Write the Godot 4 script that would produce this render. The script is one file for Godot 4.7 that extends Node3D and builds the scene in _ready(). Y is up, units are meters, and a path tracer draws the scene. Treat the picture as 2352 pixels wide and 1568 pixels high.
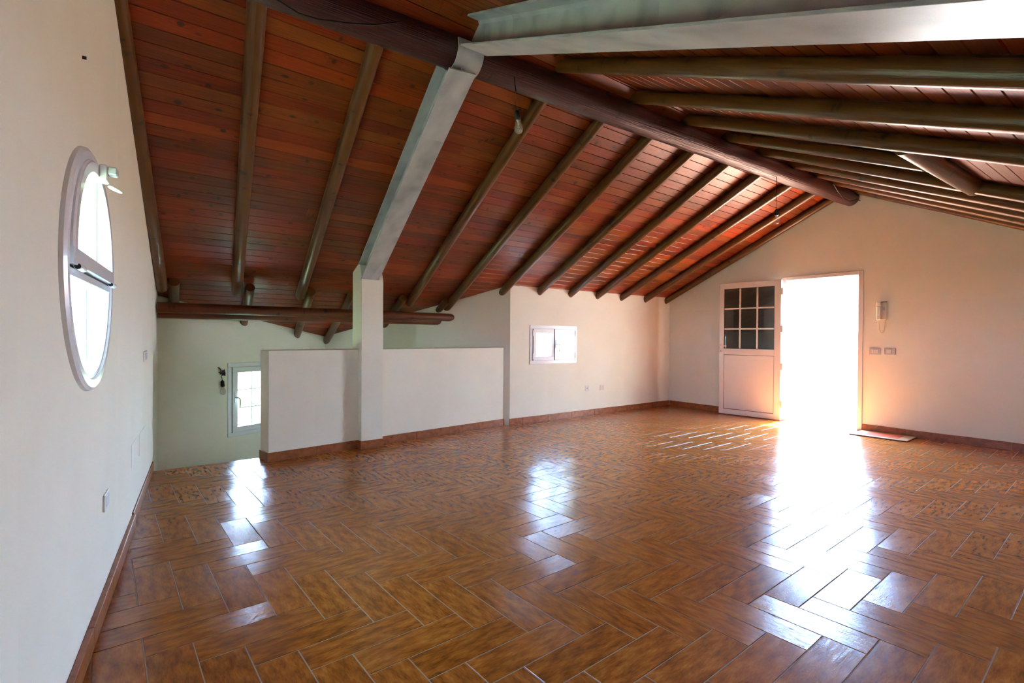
extends Node3D
# An attic room under a pitched timber roof: herringbone tile floor, round window, open door.
# Units are metres; x runs along the floor's tile courses, z towards the wall behind the camera.

const UPV := Vector3.UP
var M := {}
var taken := {}
var rng := RandomNumberGenerator.new()

# roof planes (underside of the boarding)
const AL := 0.020944   # 1.2 degrees
const AR := 0.05236    # 3.0 degrees
const ML := 0.4747
const MR := 0.472

func dist_l(x: float, z: float) -> float:
	return -sin(AL) * (x - 7.896) + cos(AL) * (z + 5.265)

func dist_r(x: float, z: float) -> float:
	return -sin(AR) * (x - 7.764) + cos(AR) * (z + 2.28)

func y_l(x: float, z: float) -> float:
	return 1.914 + ML * dist_l(x, z)

func y_r(x: float, z: float) -> float:
	return 3.1935 - MR * dist_r(x, z)

func roof_y(x: float, z: float) -> float:
	return minf(y_l(x, z), y_r(x, z))

# ---------------------------------------------------------------- nodes
func numbered(called: String) -> String:
	var n: int = taken.get(called, 0)
	taken[called] = n + 1
	return called if n == 0 else "%s_%03d" % [called, n]

func thing(called: String, label: String, category: String, at := Vector3.ZERO, turn := 0.0, group := "") -> Node3D:
	var o := Node3D.new()
	o.name = numbered(called)
	add_child(o)
	o.position = at
	o.rotation.y = turn
	tag(o, label, category, group)
	return o

func tag(o: Node, label: String, category: String, group := "") -> void:
	o.set_meta("label", label)
	o.set_meta("category", category)
	if group:
		o.set_meta("group", group)

func setting(called: String, label: String, category: String) -> Node3D:
	var o := Node3D.new()
	o.name = called
	add_child(o)
	o.set_meta("kind", "structure")
	tag(o, label, category)
	return o

func part(called: String, m: Mesh, material: Material, parent: Node, label := "") -> MeshInstance3D:
	var o := MeshInstance3D.new()
	o.name = called
	o.mesh = m
	o.material_override = material
	parent.add_child(o, true)
	if label:
		o.set_meta("label", label)
	return o

func whole(called: String, m: Mesh, material: Material, label: String, category: String, group := "") -> MeshInstance3D:
	var o := MeshInstance3D.new()
	o.name = numbered(called)
	o.mesh = m
	o.material_override = material
	add_child(o)
	tag(o, label, category, group)
	return o

# ---------------------------------------------------------------- mesh helpers
func begin() -> SurfaceTool:
	var st := SurfaceTool.new()
	st.begin(Mesh.PRIMITIVE_TRIANGLES)
	return st

func tri(st: SurfaceTool, a: Vector3, b: Vector3, c: Vector3, n: Vector3, ua := Vector2.ZERO, ub := Vector2.ZERO, uc := Vector2.ZERO) -> void:
	if (b - a).cross(c - a).dot(n) > 0.0:
		var t := b
		b = c
		c = t
		var u := ub
		ub = uc
		uc = u
	for k in 3:
		st.set_normal(n)
		st.set_uv([ua, ub, uc][k])
		st.add_vertex([a, b, c][k])

func quad(st: SurfaceTool, a: Vector3, b: Vector3, c: Vector3, d: Vector3, n: Vector3, ua := Vector2.ZERO, ub := Vector2.ZERO, uc := Vector2.ZERO, ud := Vector2.ZERO) -> void:
	tri(st, a, b, c, n, ua, ub, uc)
	tri(st, a, c, d, n, ua, uc, ud)

# box from a frame: origin o, axes ax, ay, az (unit), extents lo..hi in those axes; edges chamfered by c
func boxf(st: SurfaceTool, o: Vector3, ax: Vector3, ay: Vector3, az: Vector3, lo: Vector3, hi: Vector3, c := 0.0) -> void:
	var P := func(x: float, y: float, z: float) -> Vector3: return o + ax * x + ay * y + az * z
	if c <= 0.0:
		quad(st, P.call(lo.x, lo.y, hi.z), P.call(hi.x, lo.y, hi.z), P.call(hi.x, hi.y, hi.z), P.call(lo.x, hi.y, hi.z), az)
		quad(st, P.call(lo.x, lo.y, lo.z), P.call(hi.x, lo.y, lo.z), P.call(hi.x, hi.y, lo.z), P.call(lo.x, hi.y, lo.z), -az)
		quad(st, P.call(hi.x, lo.y, lo.z), P.call(hi.x, hi.y, lo.z), P.call(hi.x, hi.y, hi.z), P.call(hi.x, lo.y, hi.z), ax)
		quad(st, P.call(lo.x, lo.y, lo.z), P.call(lo.x, hi.y, lo.z), P.call(lo.x, hi.y, hi.z), P.call(lo.x, lo.y, hi.z), -ax)
		quad(st, P.call(lo.x, hi.y, lo.z), P.call(hi.x, hi.y, lo.z), P.call(hi.x, hi.y, hi.z), P.call(lo.x, hi.y, hi.z), ay)
		quad(st, P.call(lo.x, lo.y, lo.z), P.call(hi.x, lo.y, lo.z), P.call(hi.x, lo.y, hi.z), P.call(lo.x, lo.y, hi.z), -ay)
		return
	var A := [ax, ay, az]
	var L := [lo.x, lo.y, lo.z]
	var H := [hi.x, hi.y, hi.z]
	# faces
	for k in 3:
		var i := (k + 1) % 3
		var j := (k + 2) % 3
		for s in [-1, 1]:
			var v: Array = []
			for q in [[0, 0], [1, 0], [1, 1], [0, 1]]:
				var e := [0.0, 0.0, 0.0]
				e[k] = H[k] if s > 0 else L[k]
				e[i] = H[i] - c if q[0] else L[i] + c
				e[j] = H[j] - c if q[1] else L[j] + c
				v.append(P.call(e[0], e[1], e[2]))
			quad(st, v[0], v[1], v[2], v[3], A[k] * float(s))
	# edges
	for k in 3:
		var i := (k + 1) % 3
		var j := (k + 2) % 3
		for si in [-1, 1]:
			for sj in [-1, 1]:
				var v: Array = []
				for q in [[0, 0], [1, 0], [1, 1], [0, 1]]:
					var e := [0.0, 0.0, 0.0]
					e[k] = H[k] - c if q[0] else L[k] + c
					var at_i: bool = q[1] == 0
					e[i] = (H[i] if si > 0 else L[i]) - (0.0 if at_i else c * si)
					e[j] = (H[j] if sj > 0 else L[j]) - (c * sj if at_i else 0.0)
					v.append(P.call(e[0], e[1], e[2]))
				quad(st, v[0], v[1], v[2], v[3], ((A[i] as Vector3) * float(si) + (A[j] as Vector3) * float(sj)).normalized())
	for sx in [-1, 1]:
		for sy in [-1, 1]:
			for sz in [-1, 1]:
				var x: float = hi.x if sx > 0 else lo.x
				var y: float = hi.y if sy > 0 else lo.y
				var z: float = hi.z if sz > 0 else lo.z
				tri(st, P.call(x, y - c * sy, z - c * sz), P.call(x - c * sx, y, z - c * sz), P.call(x - c * sx, y - c * sy, z), (ax * sx + ay * sy + az * sz).normalized())

func box(lo: Vector3, hi: Vector3, c := 0.0) -> ArrayMesh:
	var st := begin()
	boxf(st, Vector3.ZERO, Vector3.RIGHT, Vector3.UP, Vector3.BACK, lo, hi, c)
	return st.commit()

# a tube along points, radius per point
func tube(st: SurfaceTool, pts: Array, radii: Array, segs := 10, caps := true, wob := 0.0, seed_ := 0, u0 := 0.0, ulen := 4.0) -> void:
	var rings: Array = []
	var dirs: Array = []
	var refv := Vector3.UP
	var run := 0.0
	var us: Array = []
	var noise := FastNoiseLite.new()
	noise.seed = seed_
	noise.frequency = 1.0
	for i in pts.size():
		var d: Vector3 = (pts[mini(i + 1, pts.size() - 1)] - pts[maxi(i - 1, 0)]).normalized()
		if i == 0 and absf(d.dot(refv)) > 0.95:
			refv = Vector3.RIGHT
		var side := d.cross(refv).normalized()
		var upv := side.cross(d).normalized()
		if absf(d.dot(refv)) > 0.6:
			refv = upv
		if i > 0:
			run += (pts[i] - pts[i - 1]).length()
		us.append(u0 + run / ulen)
		dirs.append(d)
		var ring: Array = []
		for k in segs + 1:
			var a := TAU * k / segs
			var dirv := upv * cos(a) + side * sin(a)
			var r: float = radii[i]
			if wob > 0.0:
				r *= 1.0 + wob * (noise.get_noise_2d(run * 1.3, cos(a) * 0.6) + 0.6 * noise.get_noise_3d(run * 4.0, cos(a) * 1.5 + 20.0, sin(a) * 1.5))
			ring.append(pts[i] + dirv * r)
		ring[segs] = ring[0]
		rings.append(ring)
	st.set_smooth_group(0)
	for i in pts.size() - 1:
		for k in segs:
			var a: Vector3 = rings[i][k]
			var b: Vector3 = rings[i][k + 1]
			var c: Vector3 = rings[i + 1][k + 1]
			var d: Vector3 = rings[i + 1][k]
			var o: Vector3 = (pts[i] + pts[i + 1]) * 0.5
			var uv := [Vector2(us[i], float(k) / segs), Vector2(us[i], float(k + 1) / segs), Vector2(us[i + 1], float(k + 1) / segs), Vector2(us[i + 1], float(k) / segs)]
			var n: Vector3 = ((a + b + c + d) * 0.25 - o).normalized()
			raw(st, a, b, c, n, uv[0], uv[1], uv[2])
			raw(st, a, c, d, n, uv[0], uv[2], uv[3])
	if caps:
		st.set_smooth_group(-1)
		for e in [0, pts.size() - 1]:
			var n: Vector3 = -dirs[0] if e == 0 else dirs[e]
			for k in segs:
				raw(st, pts[e], rings[e][k], rings[e][k + 1], n)

# a triangle turned to face n; normals come from generate_normals
func raw(st: SurfaceTool, a: Vector3, b: Vector3, c: Vector3, n: Vector3, ua := Vector2.ZERO, ub := Vector2.ZERO, uc := Vector2.ZERO) -> void:
	if (b - a).cross(c - a).dot(n) > 0.0:
		var t := b
		b = c
		c = t
		var u := ub
		ub = uc
		uc = u
	st.set_uv(ua)
	st.add_vertex(a)
	st.set_uv(ub)
	st.add_vertex(b)
	st.set_uv(uc)
	st.add_vertex(c)

func tube_mesh(pts: Array, radii: Array, segs := 10, wob := 0.0, seed_ := 0, u0 := 0.0) -> ArrayMesh:
	var st := begin()
	tube(st, pts, radii, segs, true, wob, seed_, u0)
	st.generate_normals()
	return st.commit()

func log_mesh(a: Vector3, b: Vector3, ra: float, rb: float, seed_: int, wob := 0.035) -> ArrayMesh:
	var n := maxi(6, int((b - a).length() / 0.12))
	var pts: Array = []
	var rr: Array = []
	for i in n + 1:
		var t := float(i) / n
		pts.append(a.lerp(b, t))
		rr.append(lerpf(ra, rb, t))
	return tube_mesh(pts, rr, 28, wob, seed_, fposmod(seed_ * 0.377, 1.0))

# lathe around an axis from base along dir; profile of (radius, height)
func lathe(st: SurfaceTool, base: Vector3, dir: Vector3, prof: Array, segs := 20) -> void:
	var ref := Vector3.RIGHT if absf(dir.y) > 0.9 else Vector3.UP
	var side := dir.cross(ref).normalized()
	var fwd := side.cross(dir).normalized()
	st.set_smooth_group(0)
	for i in prof.size() - 1:
		var p: Vector2 = prof[i]
		var q: Vector2 = prof[i + 1]
		for k in segs:
			var d0 := side * cos(TAU * k / segs) + fwd * sin(TAU * k / segs)
			var d1 := side * cos(TAU * (k + 1) / segs) + fwd * sin(TAU * (k + 1) / segs)
			var a := base + dir * p.y + d0 * p.x
			var b := base + dir * p.y + d1 * p.x
			var c := base + dir * q.y + d1 * q.x
			var d := base + dir * q.y + d0 * q.x
			var e := q - p
			var n := ((d0 + d1).normalized() * e.y - dir * e.x).normalized()
			if p.x > 1e-6:
				raw(st, a, b, c, n)
			if q.x > 1e-6:
				raw(st, a, c, d, n)

# a flat panel with thickness: outline and holes in (s, y) of the frame o + s*d + y*up, face turned to n, thick to the back
func panel(o: Vector3, d: Vector3, n: Vector3, outline: PackedVector2Array, holes: Array, thick: float) -> ArrayMesh:
	var st := begin()
	var cuts: Array = [-1000.0]
	for h in holes:
		var lo := 1e9
		var hi := -1e9
		for p in h:
			lo = minf(lo, p.x)
			hi = maxf(hi, p.x)
		cuts.append((lo + hi) * 0.5)
	cuts.append(1000.0)
	cuts.sort()
	var P := func(p: Vector2, back: float) -> Vector3: return o + d * p.x + UPV * p.y - n * back
	for i in cuts.size() - 1:
		var strip := PackedVector2Array([Vector2(cuts[i], -1000), Vector2(cuts[i + 1], -1000), Vector2(cuts[i + 1], 1000), Vector2(cuts[i], 1000)])
		var work: Array = Geometry2D.intersect_polygons(outline, strip)
		for h in holes:
			var next: Array = []
			for w in work:
				next.append_array(Geometry2D.clip_polygons(w, h))
			work = next
		for w in work:
			var idx := Geometry2D.triangulate_polygon(w)
			for t in range(0, idx.size(), 3):
				tri(st, P.call(w[idx[t]], 0.0), P.call(w[idx[t + 1]], 0.0), P.call(w[idx[t + 2]], 0.0), n)
				tri(st, P.call(w[idx[t]], thick), P.call(w[idx[t + 1]], thick), P.call(w[idx[t + 2]], thick), -n)
	var loops: Array = [[outline, 1.0]]
	for h in holes:
		loops.append([h, -1.0])
	for l in loops:
		var poly: PackedVector2Array = l[0]
		var cen := Vector2.ZERO
		for p in poly:
			cen += p
		cen /= poly.size()
		var sign_: float = (1.0 if Geometry2D.is_polygon_clockwise(poly) else -1.0)
		for k in poly.size():
			var a := poly[k]
			var b := poly[(k + 1) % poly.size()]
			var e := (b - a).normalized()
			var out := Vector2(-e.y, e.x) * sign_ * float(l[1])
			quad(st, P.call(a, 0.0), P.call(b, 0.0), P.call(b, thick), P.call(a, thick), (d * out.x + UPV * out.y).normalized())
	return st.commit()

func rect(a: float, b: float, c: float, e: float) -> PackedVector2Array:
	return PackedVector2Array([Vector2(a, b), Vector2(c, b), Vector2(c, e), Vector2(a, e)])

func disc(cx: float, cy: float, rx: float, ry: float, n := 64, from := 0.0, to := TAU) -> PackedVector2Array:
	var p := PackedVector2Array()
	var closed := absf(to - from - TAU) < 0.001
	for i in (n if closed else n + 1):
		var a := from + (to - from) * i / n
		p.append(Vector2(cx + rx * cos(a), cy + ry * sin(a)))
	return p

# horizontal slab from a plan outline (x, z)
func slab(outline: PackedVector2Array, y0: float, y1: float) -> ArrayMesh:
	var st := begin()
	var idx := Geometry2D.triangulate_polygon(outline)
	for t in range(0, idx.size(), 3):
		for y in [y0, y1]:
			tri(st, Vector3(outline[idx[t]].x, y, outline[idx[t]].y), Vector3(outline[idx[t + 1]].x, y, outline[idx[t + 1]].y), Vector3(outline[idx[t + 2]].x, y, outline[idx[t + 2]].y), Vector3.UP if y == y1 else Vector3.DOWN)
	var sg: float = 1.0 if Geometry2D.is_polygon_clockwise(outline) else -1.0
	for k in outline.size():
		var a := outline[k]
		var b := outline[(k + 1) % outline.size()]
		var e := (b - a).normalized()
		quad(st, Vector3(a.x, y0, a.y), Vector3(b.x, y0, b.y), Vector3(b.x, y1, b.y), Vector3(a.x, y1, a.y), Vector3(-e.y, 0, e.x) * sg)
	return st.commit()

# ---------------------------------------------------------------- textures
func noise_bytes(w: int, h: int, sx: int, sy: int, freq: float, seed_: int) -> PackedByteArray:
	var n := FastNoiseLite.new()
	n.seed = seed_
	n.noise_type = FastNoiseLite.TYPE_SIMPLEX_SMOOTH
	n.frequency = freq
	n.fractal_octaves = 3
	var im := n.get_image(maxi(4, w / sx), maxi(4, h / sy))
	im.convert(Image.FORMAT_L8)
	im.resize(w, h, Image.INTERPOLATE_CUBIC)
	return im.get_data()

# wood with its grain along x: rows of separate boards; returns [albedo, height]
func wood(w: int, h: int, rows: int, seed_: int, ramp: Array, knots: int, spread: float, rings: float) -> Array:
	var g1 := noise_bytes(w, h, 24, 1, 0.22, seed_)
	var g2 := noise_bytes(w, h, 40, 1, 0.045, seed_ + 1)
	var g3 := noise_bytes(w, h, 8, 4, 0.03, seed_ + 2)
	var rr := RandomNumberGenerator.new()
	rr.seed = seed_
	var out := PackedByteArray()
	out.resize(w * h * 3)
	var hb := PackedByteArray()
	hb.resize(w * h)
	var rh := h / rows
	var dark := PackedFloat32Array()
	dark.resize(w * h)
	var warp := PackedFloat32Array()
	warp.resize(w * h)
	for r in rows:
		for k in knots:
			if rr.randf() < 0.25:
				continue
			var cx := rr.randi_range(20, w - 20)
			var cy := r * rh + rr.randi_range(int(rh * 0.15), int(rh * 0.85))
			var rx := rr.randf_range(4.5, 11.0) * w / 2048.0
			var ry := rr.randf_range(0.08, 0.2) * rh * (1.0 if rows > 1 else 0.55)
			var depth := rr.randf_range(0.45, 0.95)
			for y in range(maxi(r * rh, cy - int(ry * 4)), mini((r + 1) * rh, cy + int(ry * 4))):
				for x in range(maxi(0, cx - int(rx * 9)), mini(w, cx + int(rx * 9))):
					var dx := (x - cx) / rx
					var dy := (y - cy) / ry
					var d := sqrt(dx * dx + dy * dy)
					var i := y * w + x
					if d < 1.0:
						dark[i] = maxf(dark[i], depth * (1.0 - 0.35 * d))
					else:
						var d2 := sqrt(dx * dx * 0.12 + dy * dy)
						dark[i] = maxf(dark[i], depth * 0.5 * exp(-(d2 - 0.3) * 1.3) * (0.55 + 0.45 * sin(d2 * 7.0)))
	for r in rows:
		var tone := rr.randf_range(-spread, spread)
		var red := rr.randf_range(-0.06, 0.06)
		var fr := rings * rr.randf_range(0.5, 1.3)
		for y in range(r * rh, (r + 1) * rh):
			for x in w:
				var i := y * w + x
				var a := g1[i] / 255.0
				var b := g2[i] / 255.0
				var c := g3[i] / 255.0
				var ring := 0.5 + 0.5 * sin(b * fr)
				var t := clampf(0.16 * a + 0.34 * ring + 0.30 * c + 0.18 + tone, 0.0, 1.0)
				var col: Color = (ramp[0] as Color).lerp(ramp[1], t * 2.0) if t < 0.5 else (ramp[1] as Color).lerp(ramp[2], t * 2.0 - 1.0)
				var k := dark[i]
				col = col.lerp(ramp[3], k)
				out[i * 3] = int(clampf(col.r + red * 0.6, 0.0, 1.0) * 255)
				out[i * 3 + 1] = int(clampf(col.g - red * 0.25, 0.0, 1.0) * 255)
				out[i * 3 + 2] = int(clampf(col.b - red * 0.2, 0.0, 1.0) * 255)
				hb[i] = int(clampf(0.5 * ring + 0.35 * a - 0.4 * k + 0.25, 0.0, 1.0) * 255)
	return [ImageTexture.create_from_image(Image.create_from_data(w, h, false, Image.FORMAT_RGB8, out)), ImageTexture.create_from_image(Image.create_from_data(w, h, false, Image.FORMAT_L8, hb))]

# glazed wood-look floor tiles: a sheet of 2 by 4 tiles; returns [albedo, relief]
func tile_sheet() -> Array:
	var w := 1280
	var h := 848
	var tw := 640
	var th := 212
	var g1 := noise_bytes(w, h, 12, 1, 0.2, 51)
	var g2 := noise_bytes(w, h, 12, 1, 0.016, 52)
	var g3 := noise_bytes(w, h, 7, 2, 0.035, 53)
	var g4 := noise_bytes(w, h, 4, 1, 0.07, 54)
	var rr := RandomNumberGenerator.new()
	rr.seed = 77
	var out := PackedByteArray()
	out.resize(w * h * 3)
	var hb := PackedByteArray()
	hb.resize(w * h)
	var c0 := Color8(122, 64, 18)
	var c1 := Color8(172, 98, 32)
	var c2 := Color8(205, 130, 52)
	for r in 4:
		for q in 2:
			var tone := rr.randf_range(-0.09, 0.09)
			var fr := [150.0, 110.0, 190.0, 130.0, 120.0, 210.0, 160.0, 125.0][r * 2 + q] as float
			var strong := [1.0, 0.6, 0.85, 0.5, 1.0, 0.6, 0.9, 0.55][r * 2 + q] as float
			for y in range(r * th, (r + 1) * th):
				for x in range(q * tw, (q + 1) * tw):
					var i := y * w + x
					var a := g1[i] / 255.0
					var b := g2[i] / 255.0
					var c := g3[i] / 255.0
					var e := g4[i] / 255.0
					var ring := 0.5 + 0.5 * sin(b * fr)
					var line := ring * ring * ring
					var t := clampf(0.5 + 0.85 * (c - 0.5) + 0.4 * (e - 0.5) + 0.3 * (a - 0.5) - 0.12 * line + tone, 0.0, 1.0)
					var col := c0.lerp(c1, t * 2.0) if t < 0.5 else c1.lerp(c2, t * 2.0 - 1.0)
					out[i * 3] = int(col.r * 255)
					out[i * 3 + 1] = int(col.g * 255)
					out[i * 3 + 2] = int(col.b * 255)
					hb[i] = int(clampf(0.75 - strong * 0.6 * line + 0.12 * (a - 0.5), 0.0, 1.0) * 255)
	return [ImageTexture.create_from_image(Image.create_from_data(w, h, false, Image.FORMAT_RGB8, out)), ImageTexture.create_from_image(Image.create_from_data(w, h, false, Image.FORMAT_L8, hb))]

# mottled sheet between colours
func mottle(size: int, sx: int, sy: int, freq: float, seed_: int, stops: Array, fine := 0.0) -> ImageTexture:
	var g := noise_bytes(size, size, sx, sy, freq, seed_)
	var g2 := noise_bytes(size, size, 1, 1, 0.3, seed_ + 9)
	var out := PackedByteArray()
	out.resize(size * size * 3)
	for i in size * size:
		var t := clampf(g[i] / 255.0 + fine * (g2[i] / 255.0 - 0.5), 0.0, 0.999) * (stops.size() - 1)
		var col: Color = (stops[int(t)] as Color).lerp(stops[int(t) + 1], t - int(t))
		out[i * 3] = int(col.r * 255)
		out[i * 3 + 1] = int(col.g * 255)
		out[i * 3 + 2] = int(col.b * 255)
	return ImageTexture.create_from_image(Image.create_from_data(size, size, false, Image.FORMAT_RGB8, out))

func plain(c: Color, rough := 0.5, metal := 0.0, spec := 0.5) -> StandardMaterial3D:
	var m := StandardMaterial3D.new()
	m.albedo_color = c
	m.roughness = rough
	m.metallic = metal
	m.metallic_specular = spec
	return m

func textured(tex: Array, rough: float, bump: float, tint := Color.WHITE, spec := 0.5) -> StandardMaterial3D:
	var m := plain(tint, rough, 0.0, spec)
	m.albedo_texture = tex[0]
	if bump > 0.0 and tex.size() > 1:
		m.heightmap_enabled = true
		m.heightmap_texture = tex[1]
		m.heightmap_scale = bump
	return m

func world_mapped(tex: Texture2D, scale_: float, rough: float, spec := 0.5) -> StandardMaterial3D:
	var m := plain(Color.WHITE, rough, 0.0, spec)
	m.albedo_texture = tex
	m.uv1_triplanar = true
	m.uv1_world_triplanar = true
	m.uv1_scale = Vector3.ONE * scale_
	return m

func materials() -> void:
	var paint := mottle(256, 2, 2, 0.02, 5, [Color8(237, 232, 213), Color8(240, 235, 217), Color8(242, 238, 220)], 0.06)
	M.paint = world_mapped(paint, 0.6, 0.75, 0.35)
	var boards := wood(2048, 768, 8, 11, [Color8(80, 29, 4), Color8(134, 57, 9), Color8(168, 80, 16), Color8(40, 17, 7)], 8, 0.15, 26.0)
	M.boards = []
	for t in [Color8(255, 255, 255), Color8(236, 226, 220), Color8(255, 238, 225), Color8(226, 214, 205)]:
		M.boards.append(textured(boards, 0.38, 0.03, t))
	var poles := wood(1024, 512, 1, 23, [Color8(60, 34, 10), Color8(98, 60, 20), Color8(122, 80, 32), Color8(34, 18, 8)], 22, 0.02, 22.0)
	M.rafter = textured(poles, 0.3, 0.04)
	M.rafter_red = textured(poles, 0.34, 0.04, Color8(245, 190, 175))
	var old := wood(1024, 512, 1, 37, [Color8(34, 20, 19), Color8(60, 33, 30), Color8(88, 54, 48), Color8(24, 14, 13)], 12, 0.02, 40.0)
	M.ridge = textured(old, 0.36, 0.25)
	var tiles := tile_sheet()
	M.tile = textured(tiles, 0.2, 0.032)
	M.grout = plain(Color8(176, 154, 130), 0.8)
	M.skirt = world_mapped(mottle(256, 2, 2, 0.03, 8, [Color8(120, 62, 28), Color8(150, 84, 42), Color8(166, 98, 54)], 0.5), 3.0, 0.4)
	M.steel = world_mapped(mottle(512, 2, 3, 0.02, 61, [Color8(136, 138, 140), Color8(168, 168, 170), Color8(188, 186, 186), Color8(198, 195, 194)], 0.25), 0.9, 0.42)
	M.upvc = plain(Color8(238, 238, 240), 0.22)
	M.alu = plain(Color8(232, 226, 222), 0.35)
	M.gasket = plain(Color8(40, 40, 42), 0.6)
	M.glass = plain(Color(1, 1, 1, 0.04), 0.0)
	M.glass.transparency = BaseMaterial3D.TRANSPARENCY_ALPHA
	M.glass_tint = plain(Color(0.09, 0.10, 0.09, 0.62), 0.0)
	M.glass_tint.transparency = BaseMaterial3D.TRANSPARENCY_ALPHA
	M.glass_bulb = plain(Color(0.85, 0.82, 0.78, 0.2), 0.03)
	M.glass_bulb.transparency = BaseMaterial3D.TRANSPARENCY_ALPHA
	M.chrome = plain(Color8(200, 200, 200), 0.2, 1.0)
	M.black = plain(Color8(18, 18, 19), 0.45)
	M.dark = plain(Color8(10, 10, 10), 0.8)
	M.ivory = plain(Color8(232, 224, 205), 0.35)
	M.plate = plain(Color8(226, 218, 205), 0.3)
	M.plate_grey = plain(Color8(190, 186, 182), 0.3)
	M.copper = plain(Color8(180, 120, 60), 0.4, 0.6)
	M.stone = world_mapped(mottle(256, 1, 1, 0.03, 71, [Color8(196, 188, 172), Color8(214, 207, 193), Color8(224, 218, 205)], 0.5), 0.7, 0.8)
	M.terracotta = world_mapped(mottle(256, 1, 1, 0.03, 74, [Color8(150, 104, 76), Color8(170, 122, 90), Color8(184, 138, 104)], 0.5), 0.7, 0.8)
	M.grass = world_mapped(mottle(256, 1, 1, 0.06, 72, [Color8(74, 98, 40), Color8(104, 130, 56), Color8(132, 150, 80)], 0.7), 0.5, 0.95)
	M.leaf = plain(Color8(96, 140, 62), 0.6)
	M.leaf.backlight_enabled = true
	M.leaf.backlight = Color(0.3, 0.5, 0.15)
	M.roof = plain(Color8(150, 84, 62), 0.8)

# ---------------------------------------------------------------- wall frames
const K := Vector3(7.8961, 0, -5.2643)
var GB_D := Vector3(-0.0441, 0, 0.99903)
var GB_N := Vector3(-0.99903, 0, -0.0441)
var EV_D := Vector3(-0.99964, 0, -0.02684)
var EV_N := Vector3(-0.02684, 0, 0.99964)
const GA_O := Vector3(0.1525, 0, -4.0)
var GA_D := Vector3(-0.13097, 0, 0.99139)
var GA_N := Vector3(0.99139, 0, 0.13097)
var HW_O := Vector3(0.5, 0, -5.1122)
var HW_D := Vector3(0.99673, 0, -0.08079)
var HW_N := Vector3(0.08079, 0, 0.99673)
const C0 := Vector3(0.435, 0, -6.112)     # corner of the stair wall with the round-window wall
const C1 := Vector3(2.342, 0, -6.907)     # far corner of the stairwell
const C2 := Vector3(4.31, 0, -5.361)      # end of the back wall

func _ready() -> void:
	rng.seed = 4
	view_and_light()
	materials()
	shell()
	floor_tiles()
	ceiling_boards()
	timbers()
	steelwork()
	baseboards()
	round_window()
	back_window()
	stair_window()
	door()
	fittings()
	stairs()
	outside()

func view_and_light() -> void:
	var cam := Camera3D.new()
	cam.name = "camera"
	cam.fov = 68.0315
	cam.near = 0.02
	cam.far = 400.0
	cam.transform = Transform3D(Basis(Vector3(0.77692, 0.006286, 0.62957), Vector3(0.000758, 0.99994, -0.010918), Vector3(-0.62960, 0.008959, 0.77687)).orthonormalized(), Vector3(0, 1.2, 0))
	add_child(cam)
	cam.current = true
	var we := WorldEnvironment.new()
	we.name = "daylight"
	var env := Environment.new()
	env.background_mode = Environment.BG_SKY
	var sky := Sky.new()
	var sm := ProceduralSkyMaterial.new()
	sm.sky_top_color = Color(0.58, 0.77, 1.0)
	sm.sky_horizon_color = Color(0.78, 0.89, 1.0)
	sm.ground_horizon_color = Color(0.8, 0.78, 0.72)
	sm.ground_bottom_color = Color(0.5, 0.48, 0.42)
	sm.energy_multiplier = 1.0
	sky.sky_material = sm
	env.sky = sky
	env.background_energy_multiplier = 1.0
	env.tonemap_mode = Environment.TONE_MAPPER_LINEAR
	env.tonemap_exposure = 95.0
	env.sdfgi_enabled = true
	env.ssao_enabled = true
	env.ssil_enabled = true
	we.environment = env
	add_child(we)
	var sun := DirectionalLight3D.new()
	sun.name = "sun"
	sun.light_color = Color(1.0, 0.97, 0.92)
	sun.light_energy = 0.6
	sun.light_angular_distance = 0.6
	sun.shadow_enabled = true
	sun.sky_mode = DirectionalLight3D.SKY_MODE_LIGHT_ONLY
	add_child(sun)
	sun.look_at_from_position(Vector3(4.4, 9.6, 0.35), Vector3(0, 0, 0), Vector3.UP)

# ---------------------------------------------------------------- the room
func top_line(o: Vector3, d: Vector3, s0: float, s1: float, over: float) -> Array:
	var a: Array = []
	var n := 24
	for i in n + 1:
		var s := lerpf(s0, s1, float(i) / n)
		var p := o + d * s
		a.append(Vector2(s, roof_y(p.x, p.z) + over))
	return a

func wall(called: String, o: Vector3, d: Vector3, n: Vector3, s0: float, s1: float, bottom: float, holes: Array, thick: float, label: String, over := 0.05) -> Node3D:
	var w := setting(called, label, "wall")
	var pts := PackedVector2Array([Vector2(s0, bottom), Vector2(s1, bottom)])
	var t := top_line(o, d, s0, s1, over)
	t.reverse()
	for p in t:
		pts.append(p)
	part("plaster", panel(o, d, n, pts, holes, thick), M.paint, w)
	return w

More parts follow.
